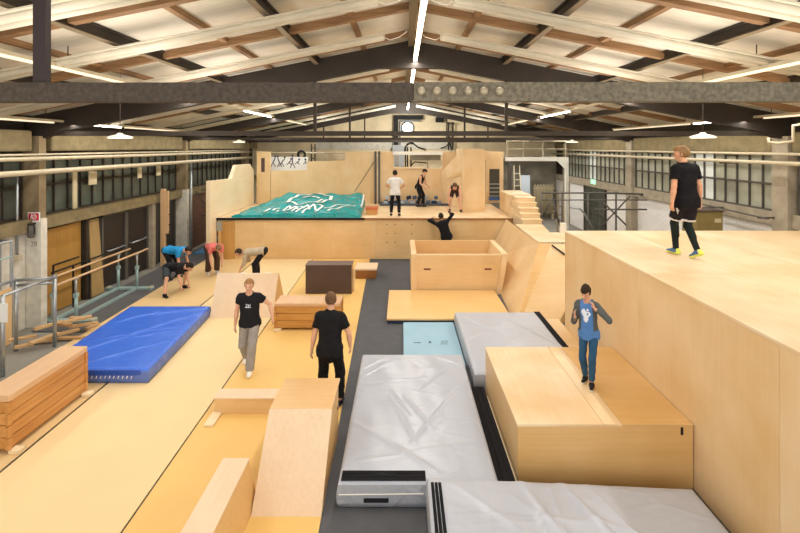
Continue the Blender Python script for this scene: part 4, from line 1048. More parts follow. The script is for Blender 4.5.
# stencilled digits 2 8 on the column
def text(s, loc, size, mat, label, cat='stencil', rot=(PI/2, 0, 0), name='stencilled_number'):
    cu = bpy.data.curves.new(name, 'FONT'); cu.body = s; cu.size = size; cu.extrude = .002; cu.align_x = 'CENTER'; cu.align_y = 'CENTER'
    o = bpy.data.objects.new(name, cu); COL.objects.link(o); o.location = loc; o.rotation_euler = rot
    bpy.context.view_layer.update()
    me = bpy.data.meshes.new_from_object(o.evaluated_get(bpy.context.evaluated_depsgraph_get())); me.name = name
    bpy.data.objects.remove(o)
    o = bpy.data.objects.new(name, me); COL.objects.link(o); o.location = loc; o.rotation_euler = rot
    me.materials.clear(); me.materials.append(mat)
    return tag(o, label, cat)
XL = XS
text('28', (XL+.2, 10.146, 1.86), .16, WALLG, 'grey stencilled number 28 on the whitewashed left column')

# ================================================================== CAMERA + LIGHT
cam = bpy.data.cameras.new('camera'); co = bpy.data.objects.new('camera', cam); COL.objects.link(co)
cam.sensor_width = 36; cam.lens = 450/800*36
co.location = (0, 0, H); co.rotation_euler = (PI/2, 0, 0)
cam.shift_x = -2/800; cam.shift_y = -(266.5-147)/800
cam.clip_end = 200
SC.camera = co

w = bpy.data.worlds.new('world'); SC.world = w; w.use_nodes = True
w.node_tree.nodes['Background'].inputs['Color'].default_value = (1.0, .98, .95, 1)
w.node_tree.nodes['Background'].inputs['Strength'].default_value = 1.9
def area(name, loc, sx, sy, power, rot=(0, 0, 0), col=(1, .93, .82)):
    l = bpy.data.lights.new(name, 'AREA'); l.shape = 'RECTANGLE'; l.size = sx; l.size_y = sy; l.energy = power; l.color = col
    o = bpy.data.objects.new(name, l); COL.objects.link(o); o.location = loc; o.rotation_euler = rot
    return o
LC = (1, .965, .915)
area('ridge_lamp', (.30, 13.0, H+1.93), .12, 21, 330, col=LC)
area('slope_lamp', (-4.9, 13.0, H+1.09), .10, 20, 280, col=LC)
area('slope_lamp', (5.2, 13.0, H+1.07), .10, 20, 280, col=LC)
area('eave_lamp', (-7.5, 13.0, H+.5), .10, 20, 150, col=LC)
area('eave_lamp', (7.8, 13.0, H+.58), .10, 20, 150, col=LC)
area('added_gable_fill', (.3, 22.0, H+1.6), .3, .3, 110, (PI/2, 0, 0), LC)  # added fill that brightens the back gable wall; no fitting there
area('added_gallery_fill', (6.6, 23.2, 3.34), 1.6, .1, 60, col=LC)  # added fill that lights the area beneath the gallery
for nm, x, z in (('added_roof_fill', -3.6, .42), ('added_roof_fill', 4.0, .42)):  # added up-facing fills that brighten the roof; the ties carry no lamps
    area(nm, (x, 13.5, H+z), .3, 23, 190, (PI, 0, 0), LC)
SC.view_settings.view_transform = 'Standard'
SC.view_settings.exposure = 0.16
# ================================================================== PEOPLE
V3 = lambda *a: np.array(a, dtype=np.float64)
def nrm(v): return v/max(1e-9, np.linalg.norm(v))

class Field:
    """a signed distance grid that grows by smooth unions of tapered limbs"""
    def __init__(s, lo, hi, h):
        s.lo, s.h = np.array(lo), h
        s.n = np.ceil((np.array(hi)-s.lo)/h).astype(int)+1
        s.d = np.full(s.n, 1.0, np.float32)
        s.ax = [s.lo[i]+h*np.arange(s.n[i]) for i in range(3)]
    def block(s, a, b, pad):
        lo = np.minimum(a, b)-pad; hi = np.maximum(a, b)+pad
        i0 = np.clip(np.floor((lo-s.lo)/s.h).astype(int), 0, s.n-1); i1 = np.clip(np.ceil((hi-s.lo)/s.h).astype(int)+1, 1, s.n)
        sl = tuple(slice(i0[k], i1[k]) for k in range(3))
        X, Y, Z = np.meshgrid(s.ax[0][sl[0]], s.ax[1][sl[1]], s.ax[2][sl[2]], indexing='ij')
        return sl, np.stack([X, Y, Z], -1)
    @staticmethod
    def cone_d(p, a, b, ra, rb, e=None, q=1.0):
        if e is not None and q != 1.0:
            c = (a+b)/2
            def sq(x): return x+((1/q-1)*((x-c)@e))[..., None]*e
            p = sq(p); a = sq(a[None])[0]; b = sq(b[None])[0]
        ba = b-a; L = max(1e-9, ba@ba)
        t = np.clip(((p-a)@ba)/L, 0, 1)
        return np.linalg.norm(p-a-t[..., None]*ba, axis=-1)-(ra+(rb-ra)*t)
    def cone(s, a, b, ra, rb=None, k=.02, e=None, q=1.0, cuts=()):
        rb = ra if rb is None else rb
        a, b = np.asarray(a, float), np.asarray(b, float)
        sl, p = s.block(a, b, max(ra, rb)*max(1, q)+k+.05)
        if p.size == 0: return
        d = s.cone_d(p, a, b, ra, rb, e, q)
        for (o, n) in cuts: d = np.maximum(d, (p-o)@n)
        old = s.d[sl]
        hh = np.clip(.5+.5*(d-old)/k, 0, 1)
        s.d[sl] = d*(1-hh)+old*hh-k*hh*(1-hh)
    def cut_plane(s, o, n):
        X, Y, Z = np.meshgrid(*s.ax, indexing='ij')
        s.d = np.maximum(s.d, ((X-o[0])*n[0]+(Y-o[1])*n[1]+(Z-o[2])*n[2]).astype(np.float32))
    def cut_cone(s, a, b, ra, rb):
        sl, p = s.block(a, b, max(ra, rb)+.05)
        if p.size: s.d[sl] = np.maximum(s.d[sl], -s.cone_d(p, a, b, ra, rb))
    def folds(s, amp, f):
        X, Y, Z = np.meshgrid(*s.ax, indexing='ij')
        s.d = s.d+(amp*(np.sin(f*(X+.6*Z)+1.3*np.sin(f*.5*Y))*np.sin(f*.8*(Z-.5*Y)+.7)+.5*np.sin(f*1.7*(X-Z+Y)))).astype(np.float32)
    def mesh(s):
        d = s.d; ins = d < 0; n = np.array(d.shape)
        cn = ins[:-1, :-1, :-1].astype(np.int8).copy(); 
        offs = [(i, j, k) for i in (0, 1) for j in (0, 1) for k in (0, 1)]
        cnt = sum(ins[i:n[0]-1+i, j:n[1]-1+j, k:n[2]-1+k].astype(np.int8) for i, j, k in offs)
        act = (cnt > 0) & (cnt < 8)
        cells = np.argwhere(act); idx = -np.ones(act.shape, np.int64); idx[act] = np.arange(len(cells))
        acc = np.zeros((len(cells), 3)); c = np.zeros(len(cells))
        for o1 in offs:
            for ax in range(3):
                if o1[ax] == 0:
                    o2 = list(o1); o2[ax] = 1
                    d1 = d[tuple((cells+o1).T)]; d2 = d[tuple((cells+o2).T)]
                    cr = (d1 < 0) != (d2 < 0)
                    t = np.where(cr, d1/np.where(cr, d1-d2, 1), 0)
                    pt = np.tile(np.array(o1, float), (len(cells), 1)); pt[:, ax] += t
                    acc[cr] += pt[cr]; c[cr] += 1
        v = (cells+acc/np.maximum(c, 1)[:, None])*s.h+s.lo
        quads = []
        for ax in range(3):
            u_, w_ = (ax+1) % 3, (ax+2) % 3
            sa = [slice(None)]*3; sb = [slice(None)]*3; sa[ax] = slice(0, -1); sb[ax] = slice(1, None)
            A, B = ins[tuple(sa)], ins[tuple(sb)]
            e = np.argwhere(A != B)
            ok = (e[:, u_] > 0) & (e[:, w_] > 0) & (e[:, u_] < n[u_]-1) & (e[:, w_] < n[w_]-1)
            e = e[ok]
            if not len(e): continue
            def ci(du, dw):
                q_ = e.copy(); q_[:, u_] -= du; q_[:, w_] -= dw
                return idx[tuple(q_.T)]
            Q = np.stack([ci(1, 1), ci(0, 1), ci(0, 0), ci(1, 0)], 1)
            fl = ~A[tuple(e.T)]
            Q[fl] = Q[fl][:, ::-1]
            quads.append(Q)
        Q = np.concatenate(quads) if quads else np.zeros((0, 4), int)
        Q = Q[(Q >= 0).all(1)]
        return v, Q

def ik(a, b, l1, l2, pole):
    d = b-a; L = np.linalg.norm(d); Lm = (l1+l2)*.998
    if L > Lm: b = a+d*(Lm/L); L = Lm; d = b-a
    u = d/L; x = (l1*l1-l2*l2+L*L)/(2*L); y = math.sqrt(max(0, l1*l1-x*x))
    p = pole-(pole@u)*u
    return a+u*x+nrm(p)*y, b

def put(name, v, Q, mats, mi, root, scale):
    me = bpy.data.meshes.new(name)
    me.from_pydata((v*scale).tolist(), [], Q.tolist())
    for m in mats: me.materials.append(m)
    if mi is not None: me.polygons.foreach_set('material_index', mi.astype(np.int32))
    me.polygons.foreach_set('use_smooth', np.ones(len(me.polygons), bool))
    me.update()
    o = bpy.data.objects.new(name, me); COL.objects.link(o); o.parent = root
    return o

_cm = {}
def cloth(col, rough=.85, var=.1):
    k = (col, rough)
    if k not in _cm: _cm[k] = mat_plain('cloth_'+col.strip('#'), col, rough, 0, .2, var=var, scale=9, bump=.25, bscale=60)
    return _cm[k]
EYE = mat_plain('eye_dark', '#2a211c', .3); LIP = mat_plain('lips', '#b06a5c', .5); BROW = mat_plain('brow', '#94704f', .8)
def skin(col):
    if col not in _cm:
        w_ = NT('skin_'+col.strip('#')); w_.b.inputs['Base Color'].default_value = srgb(col); w_.b.inputs['Roughness'].default_value = .5
        w_.b.inputs['Subsurface Weight'].default_value = .08; w_.b.inputs['Subsurface Radius'].default_value = (.02, .008, .004)
        _cm[col] = w_.m
    return _cm[col]

def person(label, loc, deg, height, P, N, look, hands, feet, elbow=((-.5, .8, -.2), (.5, .8, -.2)), knee=((-.1, -1, .1), (.1, -1, .1)),
           toes=None, twist=0, skin_c='#d9a586', hair_c='#4a3628', hair='short', top=None, bottom=None, shoes=('#222222', '#eeeeee'), g=.0115, neck_up=.5, pelvis_l=None, handdir=None):
    """P pelvis, N neck base, look = face direction, hands/feet = (right, left) targets for a 1.75 m body facing -Y."""
    root = thing('person', label, 'person', loc, math.radians(deg))
    P, N = V3(*P), V3(*N); u = nrm(N-P); l0 = nrm(V3(*(pelvis_l or (1, 0, 0)))); l0 = nrm(l0-(l0@u)*u)
    fw = np.cross(l0, u)
    ct, st = math.cos(math.radians(twist)), math.sin(math.radians(twist))
    ls = l0*ct+fw*st; fs = np.cross(ls, u)
    S = {s: N-u*.045+ls*(.175*s) for s in (-1, 1)}
    HJ = {s: P-u*.03+l0*(.095*s) for s in (-1, 1)}
    look = nrm(V3(*look)); nd = nrm(u*(1-neck_up)+V3(0, 0, 1)*neck_up+look*.25)
    HC = N+nd*.190
    hu = nrm(nd-(nd@look)*look*.9); hf = nrm(look-(look@hu)*hu); hl = np.cross(hu, hf)      # head axes
    if hl@ls < -1: hl = -hl
    EL, WR, KN, AN = {}, {}, {}, {}
    for i, s in ((0, -1), (1, 1)):
        EL[s], WR[s] = ik(S[s], V3(*hands[i]), .285, .255, V3(*elbow[i]))
        KN[s], AN[s] = ik(HJ[s], V3(*feet[i]), .43, .42, V3(*knee[i]))
    td = {s: nrm(V3(*(toes[i] if toes else (.15*s, -1, 0)))) for i, s in ((0, -1), (1, 1))}
    pts = np.array([P, N, HC]+list(EL.values())+list(WR.values())+list(KN.values())+list(AN.values())+[AN[s]+td[s]*.2 for s in (-1, 1)])
    lo, hi = pts.min(0)-.24, pts.max(0)+.24
    sc = height/1.75

    def torso(F, o=0.0, k=.05):
        x_ = .009 if o > .011 else 0
        F.cone(P-l0*.058-u*.02, P+l0*.058-u*.02, .112+o+x_, .112+o+x_, k, fw, .88)
        if x_: F.cone(P-l0*.058-u*.14, P+l0*.058-u*.14, .116+o+x_, .116+o+x_, k, fw, .9)
        F.cone(P+u*.06, P+(N-P)*.5, .128+o+1.6*x_, .125+o+1.2*x_, k, fw, .78)
        if x_: F.cone(P+u*.12-l0*.03, P+u*.12+l0*.03, .118+o, .118+o, k, fw, .8)
        for s in (-1, 1): F.cone(P+(N-P)*.48+ls*.045*s, P+(N-P)*.82+ls*.062*s, .108+o, .112+o, k, fs, .82)
        F.cone(S[-1]+ls*.02-u*.01, S[1]-ls*.02-u*.01, .062+o, .062+o, k)
        F.cone(N-u*.05, N+nd*.05, .075+o*.6, .058+o*.4, .04)
        if True:
            for s in (-1, 1): F.cone(HJ[s]+l0*.0-fw*.038, HJ[s]-u*.05-fw*.038, .084+o*.6, .08+o*.6, .07)
    # ---------------- body
    F = Field(lo, hi, g)
    torso(F)
    F.cone(N-u*.02, HC-hu*.05, .054, .050, .03)
    # head
    F.cone(HC+hu*.032-hf*.022, HC+hu*.030+hf*.010, .090, .088, .02, hl, .86)
    F.cone(HC-hu*.01+hf*.03, HC-hu*.078+hf*.052, .066, .034, .025, hl, .9)
    F.cone(HC+hu*.012+hf*.092, HC-hu*.022+hf*.106, .011, .016, .012)                          # nose
    F.cone(HC+hu*.032+hf*.083-hl*.03, HC+hu*.032+hf*.083+hl*.03, .012, .012, .02)             # brow ridge
    F.cone(HC-hu*.050+hf*.084-hl*.014, HC-hu*.050+hf*.084+hl*.014, .012, .012, .012)          # lips
    for s in (-1, 1):
        F.cone(HC+hl*.080*s-hf*.008+hu*.015, HC+hl*.083*s-hf*.010-hu*.02, .020, .014, .008, hl, .5)
    for s in (-1, 1):
        F.cone(S[s], S[s]+(EL[s]-S[s])*.35, .058, .049, .03); F.cone(S[s]+(EL[s]-S[s])*.3, EL[s], .049, .038, .02)
        F.cone(EL[s], EL[s]+(WR[s]-EL[s])*.35, .039, .041, .02); F.cone(EL[s]+(WR[s]-EL[s])*.35, WR[s], .041, .026, .02)
        # hand
        hd = nrm(V3(*handdir[0 if s < 0 else 1])) if handdir and handdir[0 if s < 0 else 1] else nrm(nrm(WR[s]-EL[s])+V3(0, 0, -.25))
        pn = np.cross(hd, fs); pn = ls*s*-1.0 if np.linalg.norm(pn) < .3 else nrm(pn)*(1 if (pn@ls)*s < 0 else -1)     # palm normal, towards the body
        pn = nrm(pn-(pn@hd)*hd); wd = np.cross(hd, pn)
        if wd@fs < 0: wd = -wd                                                                  # thumb side faces forward
        kn = WR[s]+hd*.082
        F.cone(WR[s]+hd*.01, kn-hd*.008, .030, .037, .012, pn, .45)
        for j, (off, ln) in enumerate(((.027, .072), (.009, .082), (-.009, .076), (-.026, .060))):
            b0 = kn+wd*off-hd*.012; c1 = nrm(hd+pn*(.25+.05*j)+wd*off*4); m1 = b0+c1*(ln*.55); c2 = nrm(hd+pn*(.8+.1*j))
            F.cone(b0, m1, .0098, .0092, .003); F.cone(m1, m1+c2*(ln*.5), .0092, .0082, .003)
        tb = WR[s]+hd*.030+wd*.026; tdv = nrm(hd*.75+wd*.75+pn*.25); tm = tb+tdv*.042
        F.cone(tb, tm, .0135, .0115, .006); F.cone(tm, tm+nrm(hd*.95+wd*.25+pn*.3)*.034, .0112, .0095, .004)
        # leg
        F.cone(HJ[s]-u*.01, KN[s], .088, .054, .04); F.cone(KN[s], AN[s], .052, .037, .02)
        sh = AN[s]-KN[s]; back = -np.cross(l0, nrm(-sh)); F.cone(KN[s]+sh*.12+back*.018, KN[s]+sh*.45+back*.022, .046, .042, .03)
        F.cone(AN[s]+V3(0, 0, -.03)-td[s]*.03, AN[s]+td[s]*.12+V3(0, 0, -.05), .034, .026, .02)
    v, Q = F.mesh()
    cen = v[Q].mean(1); mi = np.zeros(len(Q), int)
    rel = cen-HC; a, b, c = rel@hl, rel@hu, rel@hf
    for s in (-1, 1):
        mi[(np.abs(a-.031*s) < .0085) & (np.abs(b-.012) < .0062) & (c > .05)] = 1
        mi[(np.abs(a-.033*s) < .018) & (np.abs(b-.038) < .0058) & (c > .06)] = 3
    mi[(np.abs(a) < .024) & (np.abs(b+.050) < .0075) & (c > .05)] = 2
    put('body', v, Q, [skin(skin_c), EYE, LIP, BROW], mi, root, sc)
    # ---------------- hair
    F = Field(HC-.22, HC+.22, .009)
    F.cone(HC+hu*.036-hf*.026, HC+hu*.036+hf*.004, .100, .096, .02, hl, .92)
    if hair == 'mop':
        F.cone(HC+hu*.085-hf*.03, HC+hu*.082+hf*.045, .062, .052, .03); F.cone(HC+hu*.02-hf*.05, HC-hu*.03-hf*.055, .075, .06, .03)
        for s in (-1, 1): F.cone(HC+hu*.03+hl*.07*s, HC-hu*.005+hl*.075*s+hf*.01, .03, .022, .02)
        fc = .040
    elif hair == 'quiff':
        F.cone(HC+hu*.088-hf*.03, HC+hu*.094+hf*.045, .052, .046, .04); F.cone(HC+hu*.02-hf*.05, HC-hu*.01-hf*.055, .07, .055, .03); fc = .050
    else:
        F.cone(HC+hu*.02-hf*.05, HC-hu*.01-hf*.055, .072, .055, .03); F.cone(HC+hu*.095-hf*.02, HC+hu*.095+hf*.03, .040, .036, .03); fc = .052
    F.folds(.003, 95)
    X, Y, Z = np.meshgrid(*F.ax, indexing='ij'); R_ = np.stack([X, Y, Z], -1)-HC; A_, B_, C_ = R_@hl, R_@hu, R_@hf
    face = np.minimum(np.minimum(C_-.018, fc+.012-B_), 9)                                       # remove face box
    F.d = np.maximum(F.d, face.astype(np.float32))
    low = np.maximum(-.055-B_, -9); F.d = np.maximum(F.d, low.astype(np.float32))
    v, Q = F.mesh(); put('hair', v, Q, [cloth(hair_c, .7, .25)], None, root, sc)
    # ---------------- top
    if top:
        F = Field(lo, hi, g); lo_o = top.get('loose', .016)
        torso(F, lo_o, .05)
        hem = top.get('hem', .08)
        F.cut_plane(P-u*hem, -u)
        sl = top.get('sleeve', .55)
        for s in (-1, 1):
            if sl <= 0: continue
            f = min(sl, 1.0); e = S[s]+(EL[s]-S[s])*f; dr = nrm(EL[s]-S[s])
            ex = .014 if sl <= 1 else .006
            F.cone(S[s], e+dr*.05, .060+ex, .052+ex+.006*(sl <= 1), .03, cuts=((e, dr),) if sl <= 1 else ())
            if sl > 1:
                dr2 = nrm(WR[s]-EL[s]); e2 = EL[s]+(WR[s]-EL[s])*min(1, sl-1)
                F.cone(EL[s], e2+dr2*.03, .050, .038, .02, cuts=((e2, dr2),))
        F.folds(top.get('fold', .0035), 34)
        F.cut_cone(N+nd*.015+hf*.01, N+nd*.3+hf*.02, .068, .07)
        if sl <= 0:
            for s in (-1, 1): F.cut_cone(S[s]+ls*s*.055+u*.03, S[s]+ls*s*.07-u*.11, .075, .06)
            F.cut_cone(N+nd*.0+fs*.05, N+nd*.3, .085, .08)
        v, Q = F.mesh(); mi = None; mats = [cloth(top['col'])]
        cen = v[Q].mean(1)
        if 'print' in top:
            mats.append(cloth(top['print'])); rel = cen-(P+(N-P)*top.get('pz', .68)); a, b, c = rel@ls, rel@u, rel@fs
            if top.get('blob'):
                r = np.hypot(a+.01, b*.75); an = np.arctan2(b, a); m_ = (c > .02) & (r < .072+.022*np.sin(3*an+.5)) & ~((np.hypot(a-.02, b-.02) < .018))
                m_ |= (c > .02) & (np.hypot(a+.045, b-.085) < .022) | (c > .02) & (np.hypot(a-.03, b-.09) < .02)
            else:
                m_ = (c > .03) & (np.abs(b) < .03) & (np.abs(a) < .05) & ((np.sin(a*170)+np.sin(b*190+a*60)) > .1)
                m_ |= (c > .03) & (np.abs(b+.035) < .006) & (np.abs(a) < .055)
            mi = m_.astype(int)
        if 'sleeve_col' in top:
            mats.append(cloth(top['sleeve_col'])); k_ = len(mats)-1
            mi = np.zeros(len(Q), int) if mi is None else mi
            for s in (-1, 1):
                t_ = (cen-S[s])@nrm(EL[s]-S[s]); dd = np.minimum(np.linalg.norm(cen-(S[s]+EL[s])/2, axis=1), np.linalg.norm(cen-(WR[s]+EL[s])/2, axis=1))
                out = ((cen-S[s])@ls)*s > -.03
                mi[(out | (dd < .13)) & (mi == 0) & (dd < .24) & ~((((cen-S[s])@ls)*s < -.03) & (dd > .14))] = k_
            side = np.abs((cen-P)@ls) > .115
            mi[side & ((cen-P)@u > .05) & (mi == 0)] = k_
        put(top.get('name', 't_shirt'), v, Q, mats, mi, root, sc)
        if sl > 1 and top.get('hood'):
            F = Field(N-.25, N+.25, .011); F.cone(N-ls*.08-fs*.04, N+ls*.08-fs*.04, .045, .045, .03); F.cone(N-fs*.07-u*.03, N-fs*.08-u*.10, .06, .05, .03)
            F.cone(N-ls*.07+fs*.04-u*.01, N-ls*.09-fs*.03, .03, .04, .03); F.cone(N+ls*.07+fs*.04-u*.01, N+ls*.09-fs*.03, .03, .04, .03)
            F.folds(.004, 40); v, Q = F.mesh(); put('hood', v, Q, [cloth(top.get('sleeve_col', top['col']))], None, root, sc)
    # ---------------- bottoms
    if bottom:
        F = Field(lo, hi, g); o = bottom.get('loose', .012); ln = bottom.get('len', 1.9)
        F.cone(P-l0*.058-u*.02, P+l0*.058-u*.02, .112+o*.7, .112+o*.7, .04, fw, .88)
        F.cone(P+u*.03, P+u*.11, .124+o*.3, .122+o*.2, .04, fw, .8)
        for s in (-1, 1): F.cone(HJ[s]-fw*.036, HJ[s]-u*.05-fw*.036, .086+o*.5, .082+o*.5, .07)
        F.cut_plane(P+u*.085, u)
        drop = bottom.get('drop', 0)
        if drop: F.cone(P-u*.05, P-u*(.08+drop), .11, .08, .06, fw, .8)
        for s in (-1, 1):
            d1, d2 = nrm(KN[s]-HJ[s]), nrm(AN[s]-KN[s])
            if ln <= 1:
                e = HJ[s]+(KN[s]-HJ[s])*ln
                F.cone(HJ[s]-u*.01, e+d1*.06, .090+o*.6, .066+o*1.6, .03, cuts=((e, d1),))
            else:
                e = KN[s]+(AN[s]-KN[s])*min(1.04, ln-1)
                F.cone(HJ[s]-u*.01, KN[s], .089+o*.6, .058+o, .03)
                F.cone(KN[s], e+d2*.05, .058+o, bottom.get('ankle', .046)+o, .025, cuts=((e, d2),))
                sh = AN[s]-KN[s]; back = -np.cross(l0, nrm(-sh)); F.cone(KN[s]+sh*.10+back*.018, KN[s]+sh*.5+back*.02, .052+o*.8, .050+o*.8, .03)
        F.folds(bottom.get('fold', .004), 30)
        v, Q = F.mesh(); cen = v[Q].mean(1); mats = [cloth(bottom['col'])]; mi = None
        if 'trim' in bottom:
            mats.append(cloth(bottom['trim'])); mi = np.zeros(len(Q), int)
            for s in (-1, 1):
                d1 = nrm(KN[s]-HJ[s]); e = HJ[s]+(KN[s]-HJ[s])*min(1, ln)
                if ln <= 1: mi[(np.abs((cen-e)@d1) < .03) & (np.linalg.norm(cen-e, axis=1) < .16)] = 1
                mi[(np.abs((cen-HJ[s])@fw) < .014) & (((cen-HJ[s])@l0)*s > .055) & ((cen-HJ[s])@u < 0.02)] = 1
        put(bottom.get('name', 'trousers'), v, Q, mats, mi, root, sc)
        if 'under' in bottom:
            F = Field(lo, hi, g)
            for s in (-1, 1):
                d2 = nrm(AN[s]-KN[s]); sh = AN[s]-KN[s]; back = -np.cross(l0, nrm(-sh))
                F.cone(HJ[s]+(KN[s]-HJ[s])*.5, KN[s], .072, .060, .03); F.cone(KN[s], AN[s]+d2*.02, .058, .043, .02, cuts=((AN[s], d2),))
                F.cone(KN[s]+sh*.12+back*.018, KN[s]+sh*.45+back*.022, .051, .047, .03)
            v, Q = F.mesh(); put('leggings', v, Q, [cloth(bottom['under'])], None, root, sc)
    # ---------------- shoes
    if shoes:
        for s in (-1, 1):
            A = AN[s]; t_ = td[s]; side = nrm(np.cross(V3(0, 0, 1), t_)); upn = np.cross(t_, side)
            F = Field(A-.30, A+.30, .009)
            hb = A-t_*.045-upn*.048; tp = A+t_*.150-upn*.056
            F.cone(hb, hb+t_*.09+upn*.004, .037, .040, .02); F.cone(hb+t_*.08, tp, .041, .033, .03, upn, .92)
            F.cone(A-upn*.01-t_*.01, A-upn*.03+t_*.02, .042, .046, .03); F.cone(A+t_*.03-upn*.02, tp-t_*.03-upn*.0, .034, .026, .03)
            zs = A-upn*.081
            F.cut_plane(zs, -upn); F.cut_plane(A+upn*.02, upn)
            v, Q = F.mesh(); cen = v[Q].mean(1); hgt = (cen-zs)@upn
            sole = hgt < .026
            if len(shoes) > 2: sole = (hgt < .026) | ((cen-A)@t_ < -.03)
            so = put('shoe', v, Q[~sole], [cloth(shoes[0], .6)], None, root, sc)
            put('sole', v, Q[sole], [cloth(shoes[1], .6)], None, so, sc)
    return root

STAND = dict(P=(0, 0, .93), N=(0, -.01, 1.44))
person('boy in black t-shirt with white print and grey trousers walking towards the camera', (-2.78, 8.22, 0), 4, 1.66, (0, 0, .92), (.0, -.02, 1.43), (.05, -1, -.03),
       ((-.27, -.02, .86), (.43, .0, .98)), ((-.13, .27, .14), (.06, -.24, .085)), elbow=((-.6, .8, 0), (.5, .8, 0)), toes=((-.1, -1, -.35), (.12, -1, .1)), hair_c='#a57a4e', hair='short',
       top=dict(col='#1e1f24', sleeve=.42, hem=.09, loose=.022, **{'print': '#c9d2de'}), bottom=dict(col='#9b9692', loose=.022, ankle=.062, len=1.98), shoes=('#efeeea', '#f6f6f4'), skin_c='#e0ae90')
person('man in black t-shirt and black trousers seen from behind, beyond the kicker ramp', (-1.13, 7.08, 0), 176, 1.75, (0, .01, .92), (0, -.02, 1.42), (.1, -1, -.35),
       ((-.30, -.10, .88), (.30, .0, .84)), ((-.15, .03, .085), (.15, -.02, .085)), elbow=((-.7, .7, 0), (.7, .7, 0)), hair_c='#6a4e38', hair='quiff',
       top=dict(col='#1a1a1c', sleeve=.62, hem=.13, loose=.022), bottom=dict(col='#141416', loose=.022, drop=.10, ankle=.05), shoes=('#222226', '#dddddd'), skin_c='#dca888')
kid = person('boy in blue t-shirt and jeans pulling on a grey hoodie on the step box', (2.58, 6.22, .772), -34, 1.40, (0, .0, .92), (-.02, -.05, 1.42), (-.15, -1, -.55),
       ((-.20, -.25, 1.20), (.15, -.17, 1.37)), ((-.08, .10, .085), (.08, -.10, .085)), elbow=((-.35, .5, -1), (1, .1, -.5)), hair_c='#3a2b1e', hair='mop', handdir=((-.1, -.3, 1), (-.4, -.1, .9)),
       top=dict(col='#5684c0', sleeve=1.85, hem=.12, loose=.016, sleeve_col='#5a5e5e', hood=True, blob=True, pz=.64, **{'print': '#e6ecf4'}),
       bottom=dict(col='#2f5574', loose=.010, ankle=.046), shoes=('#1d1d1f', '#e9e6e0'), skin_c='#dca685')
kid.scale = (.86, .9, 1)
person('man in black t-shirt, shorts and leggings walking away on the tall platform', (4.62, 7.32, 2.275), 192, 1.77, (0, 0, .932), (.0, -.02, 1.45), (.75, -.75, -.18),
       ((-.29, -.02, .88), (.28, .02, .86)), ((-.02, .20, .13), (.04, -.16, .085)), elbow=((-.6, .8, 0), (.6, .8, 0)), toes=((.05, -1, -.45), (.1, -1, 0)), hair_c='#8c6c48', hair='quiff',
       top=dict(col='#141317', sleeve=.62, hem=.15, loose=.020), bottom=dict(col='#211d1f', loose=.022, len=.80, name='shorts', trim='#d8d4cf', under='#1c2523'), shoes=('#4f6c94', '#dfe86a', 1), skin_c='#d9a17e')
person('person in white t-shirt and black trousers standing on the back platform', (-.26, 16.78, pz), 175, 1.70, (0, .0, .92), (.0, -.02, 1.43), (.15, -1, -.2),
       ((-.20, -.22, 1.05), (.18, -.22, 1.05)), ((-.16, .02, .085), (.15, .0, .085)), elbow=((-1, .5, 0), (1, .5, 0)), hair_c='#2c221b', hair='mop',
       top=dict(col='#e3e1dd', sleeve=.62, hem=.12, loose=.024), bottom=dict(col='#191a20', loose=.012), shoes=('#26262a', '#777777'), skin_c='#d8a283', g=.0125)
person('slim person in black vest and leggings with white side stripes on the back platform', (.78, 19.36, pz), 62, 1.70, (0, .06, .91), (.0, -.12, 1.38), (.0, -.8, -.7),
       ((-.20, -.30, .88), (.16, -.34, .9)), ((-.08, .10, .085), (.08, -.08, .085)), hair_c='#2a211c', hair='short', neck_up=.2,
       top=dict(col='#1c1b1e', sleeve=0, hem=.10, loose=.012), bottom=dict(col='#1d1c20', loose=.008, trim='#cfcfd2'), shoes=('#2a2a2e', '#444444'), skin_c='#dcab8e', g=.0125)
person('person in dark brown vest bending down in front of the plywood wing panel', (2.08, 17.86, pz), -12, 1.72, (0, .16, .86), (.04, -.25, 1.02), (.25, -.8, -.75),
       ((-.24, -.30, .42), (.26, -.32, .36)), ((-.20, .10, .085), (.26, .0, .085)), elbow=((-.8, .3, 0), (.8, .3, 0)), neck_up=.15, hair_c='#5b4331', hair='short',
       top=dict(col='#4a3733', sleeve=0, hem=.05, loose=.014), bottom=dict(col='#463634', loose=.02, len=.72, name='shorts'), shoes=('#3a3230', '#8a8580'), skin_c='#dcab8e', g=.0125)
person('person in black climbing the face of the back platform behind the open box', (1.50, 15.84, 0), 172, 1.75, (-.06, .02, .93), (.10, -.06, 1.40), (.05, -1, .1),
       ((-.10, -.26, 1.80), (.42, -.30, 1.50)), ((-.14, .05, .085), (.05, -.02, .085)), elbow=((-1, .2, .1), (1, .2, .3)), hair_c='#33271f', hair='mop', handdir=((.3, -.6, .6), (0, -1, .1)),
       top=dict(col='#17171a', sleeve=1.75, hem=.12, loose=.020, name='jumper'), bottom=dict(col='#1f1f24', loose=.014), shoes=('#222222', '#555555'), skin_c='#d8a283', g=.0125)
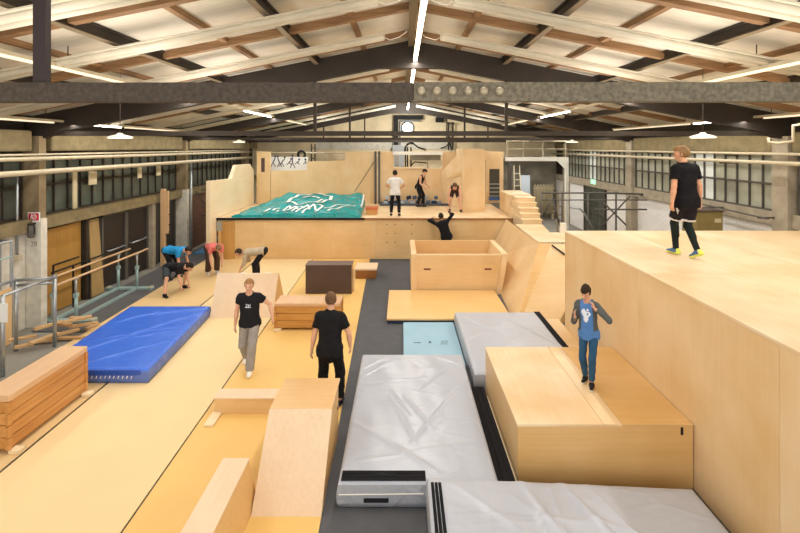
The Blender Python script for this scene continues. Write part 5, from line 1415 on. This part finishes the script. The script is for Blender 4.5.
# the four bending over on the left
person('person in bright blue t-shirt bending forward on the far left of the yellow floor', (-7.02, 13.85, 0), 78, 1.72, (0, .18, .87), (.0, -.32, .90), (.0, -.85, -.5),
       ((-.22, -.40, .36), (.20, -.36, .36)), ((-.18, .06, .085), (.18, .02, .085)), neck_up=.0, hair_c='#33271f', hair='short',
       top=dict(col='#2c93cf', sleeve=.62, hem=.08, loose=.018), bottom=dict(col='#1a1a1d', loose=.016), shoes=('#26262a', '#666666'), skin_c='#d8a283', g=.0125)
person('person in black t-shirt and dark shorts bending to the floor near the blue mat', (-6.30, 12.62, 0), 72, 1.68, (0, .26, .68), (.02, -.22, .74), (.1, -.8, -.6),
       ((-.16, -.30, .20), (.14, -.28, .22)), ((-.52, -.06, .085), (.30, .05, .085)), knee=((-.6, -.8, .4), (.5, -1, .3)), toes=((-.35, -1, 0), (.3, -1, 0)), neck_up=.0, hair_c='#2c221b', hair='short',
       top=dict(col='#1b1b1e', sleeve=.62, hem=.07, loose=.016), bottom=dict(col='#3c4448', loose=.026, len=.92, name='shorts'), shoes=('#1c1c1e', '#2c2c2e'), skin_c='#d9a688', g=.0125)
person('person in salmon t-shirt and dark trousers bending forward beside the curved platform end', (-6.02, 14.30, 0), 40, 1.70, (0, .16, .86), (.02, -.30, .94), (.05, -.55, -.85),
       ((-.16, -.40, .40), (.18, -.40, .40)), ((-.13, .06, .085), (.14, .02, .085)), neck_up=.0, hair_c='#8a6a4c', hair='short',
       top=dict(col='#d9756f', sleeve=.62, hem=.08, loose=.018), bottom=dict(col='#4b3b31', loose=.030, drop=.08, ankle=.06), shoes=('#d8d4cc', '#efefef'), skin_c='#d9a688', g=.0125)
person('person in beige top and black trousers bending forward behind the pale ramp', (-4.48, 13.75, 0), -82, 1.72, (0, .20, .86), (.0, -.30, .86), (.0, -.85, -.5),
       ((-.22, -.42, .40), (.20, -.42, .36)), ((-.17, .06, .085), (.17, .02, .085)), neck_up=.0, hair_c='#3a2c22', hair='short',
       top=dict(col='#b7a88f', sleeve=1.6, hem=.08, loose=.018, name='sweatshirt'), bottom=dict(col='#1c1c20', loose=.018), shoes=('#26262a', '#777777'), skin_c='#d8a283', g=.0125)
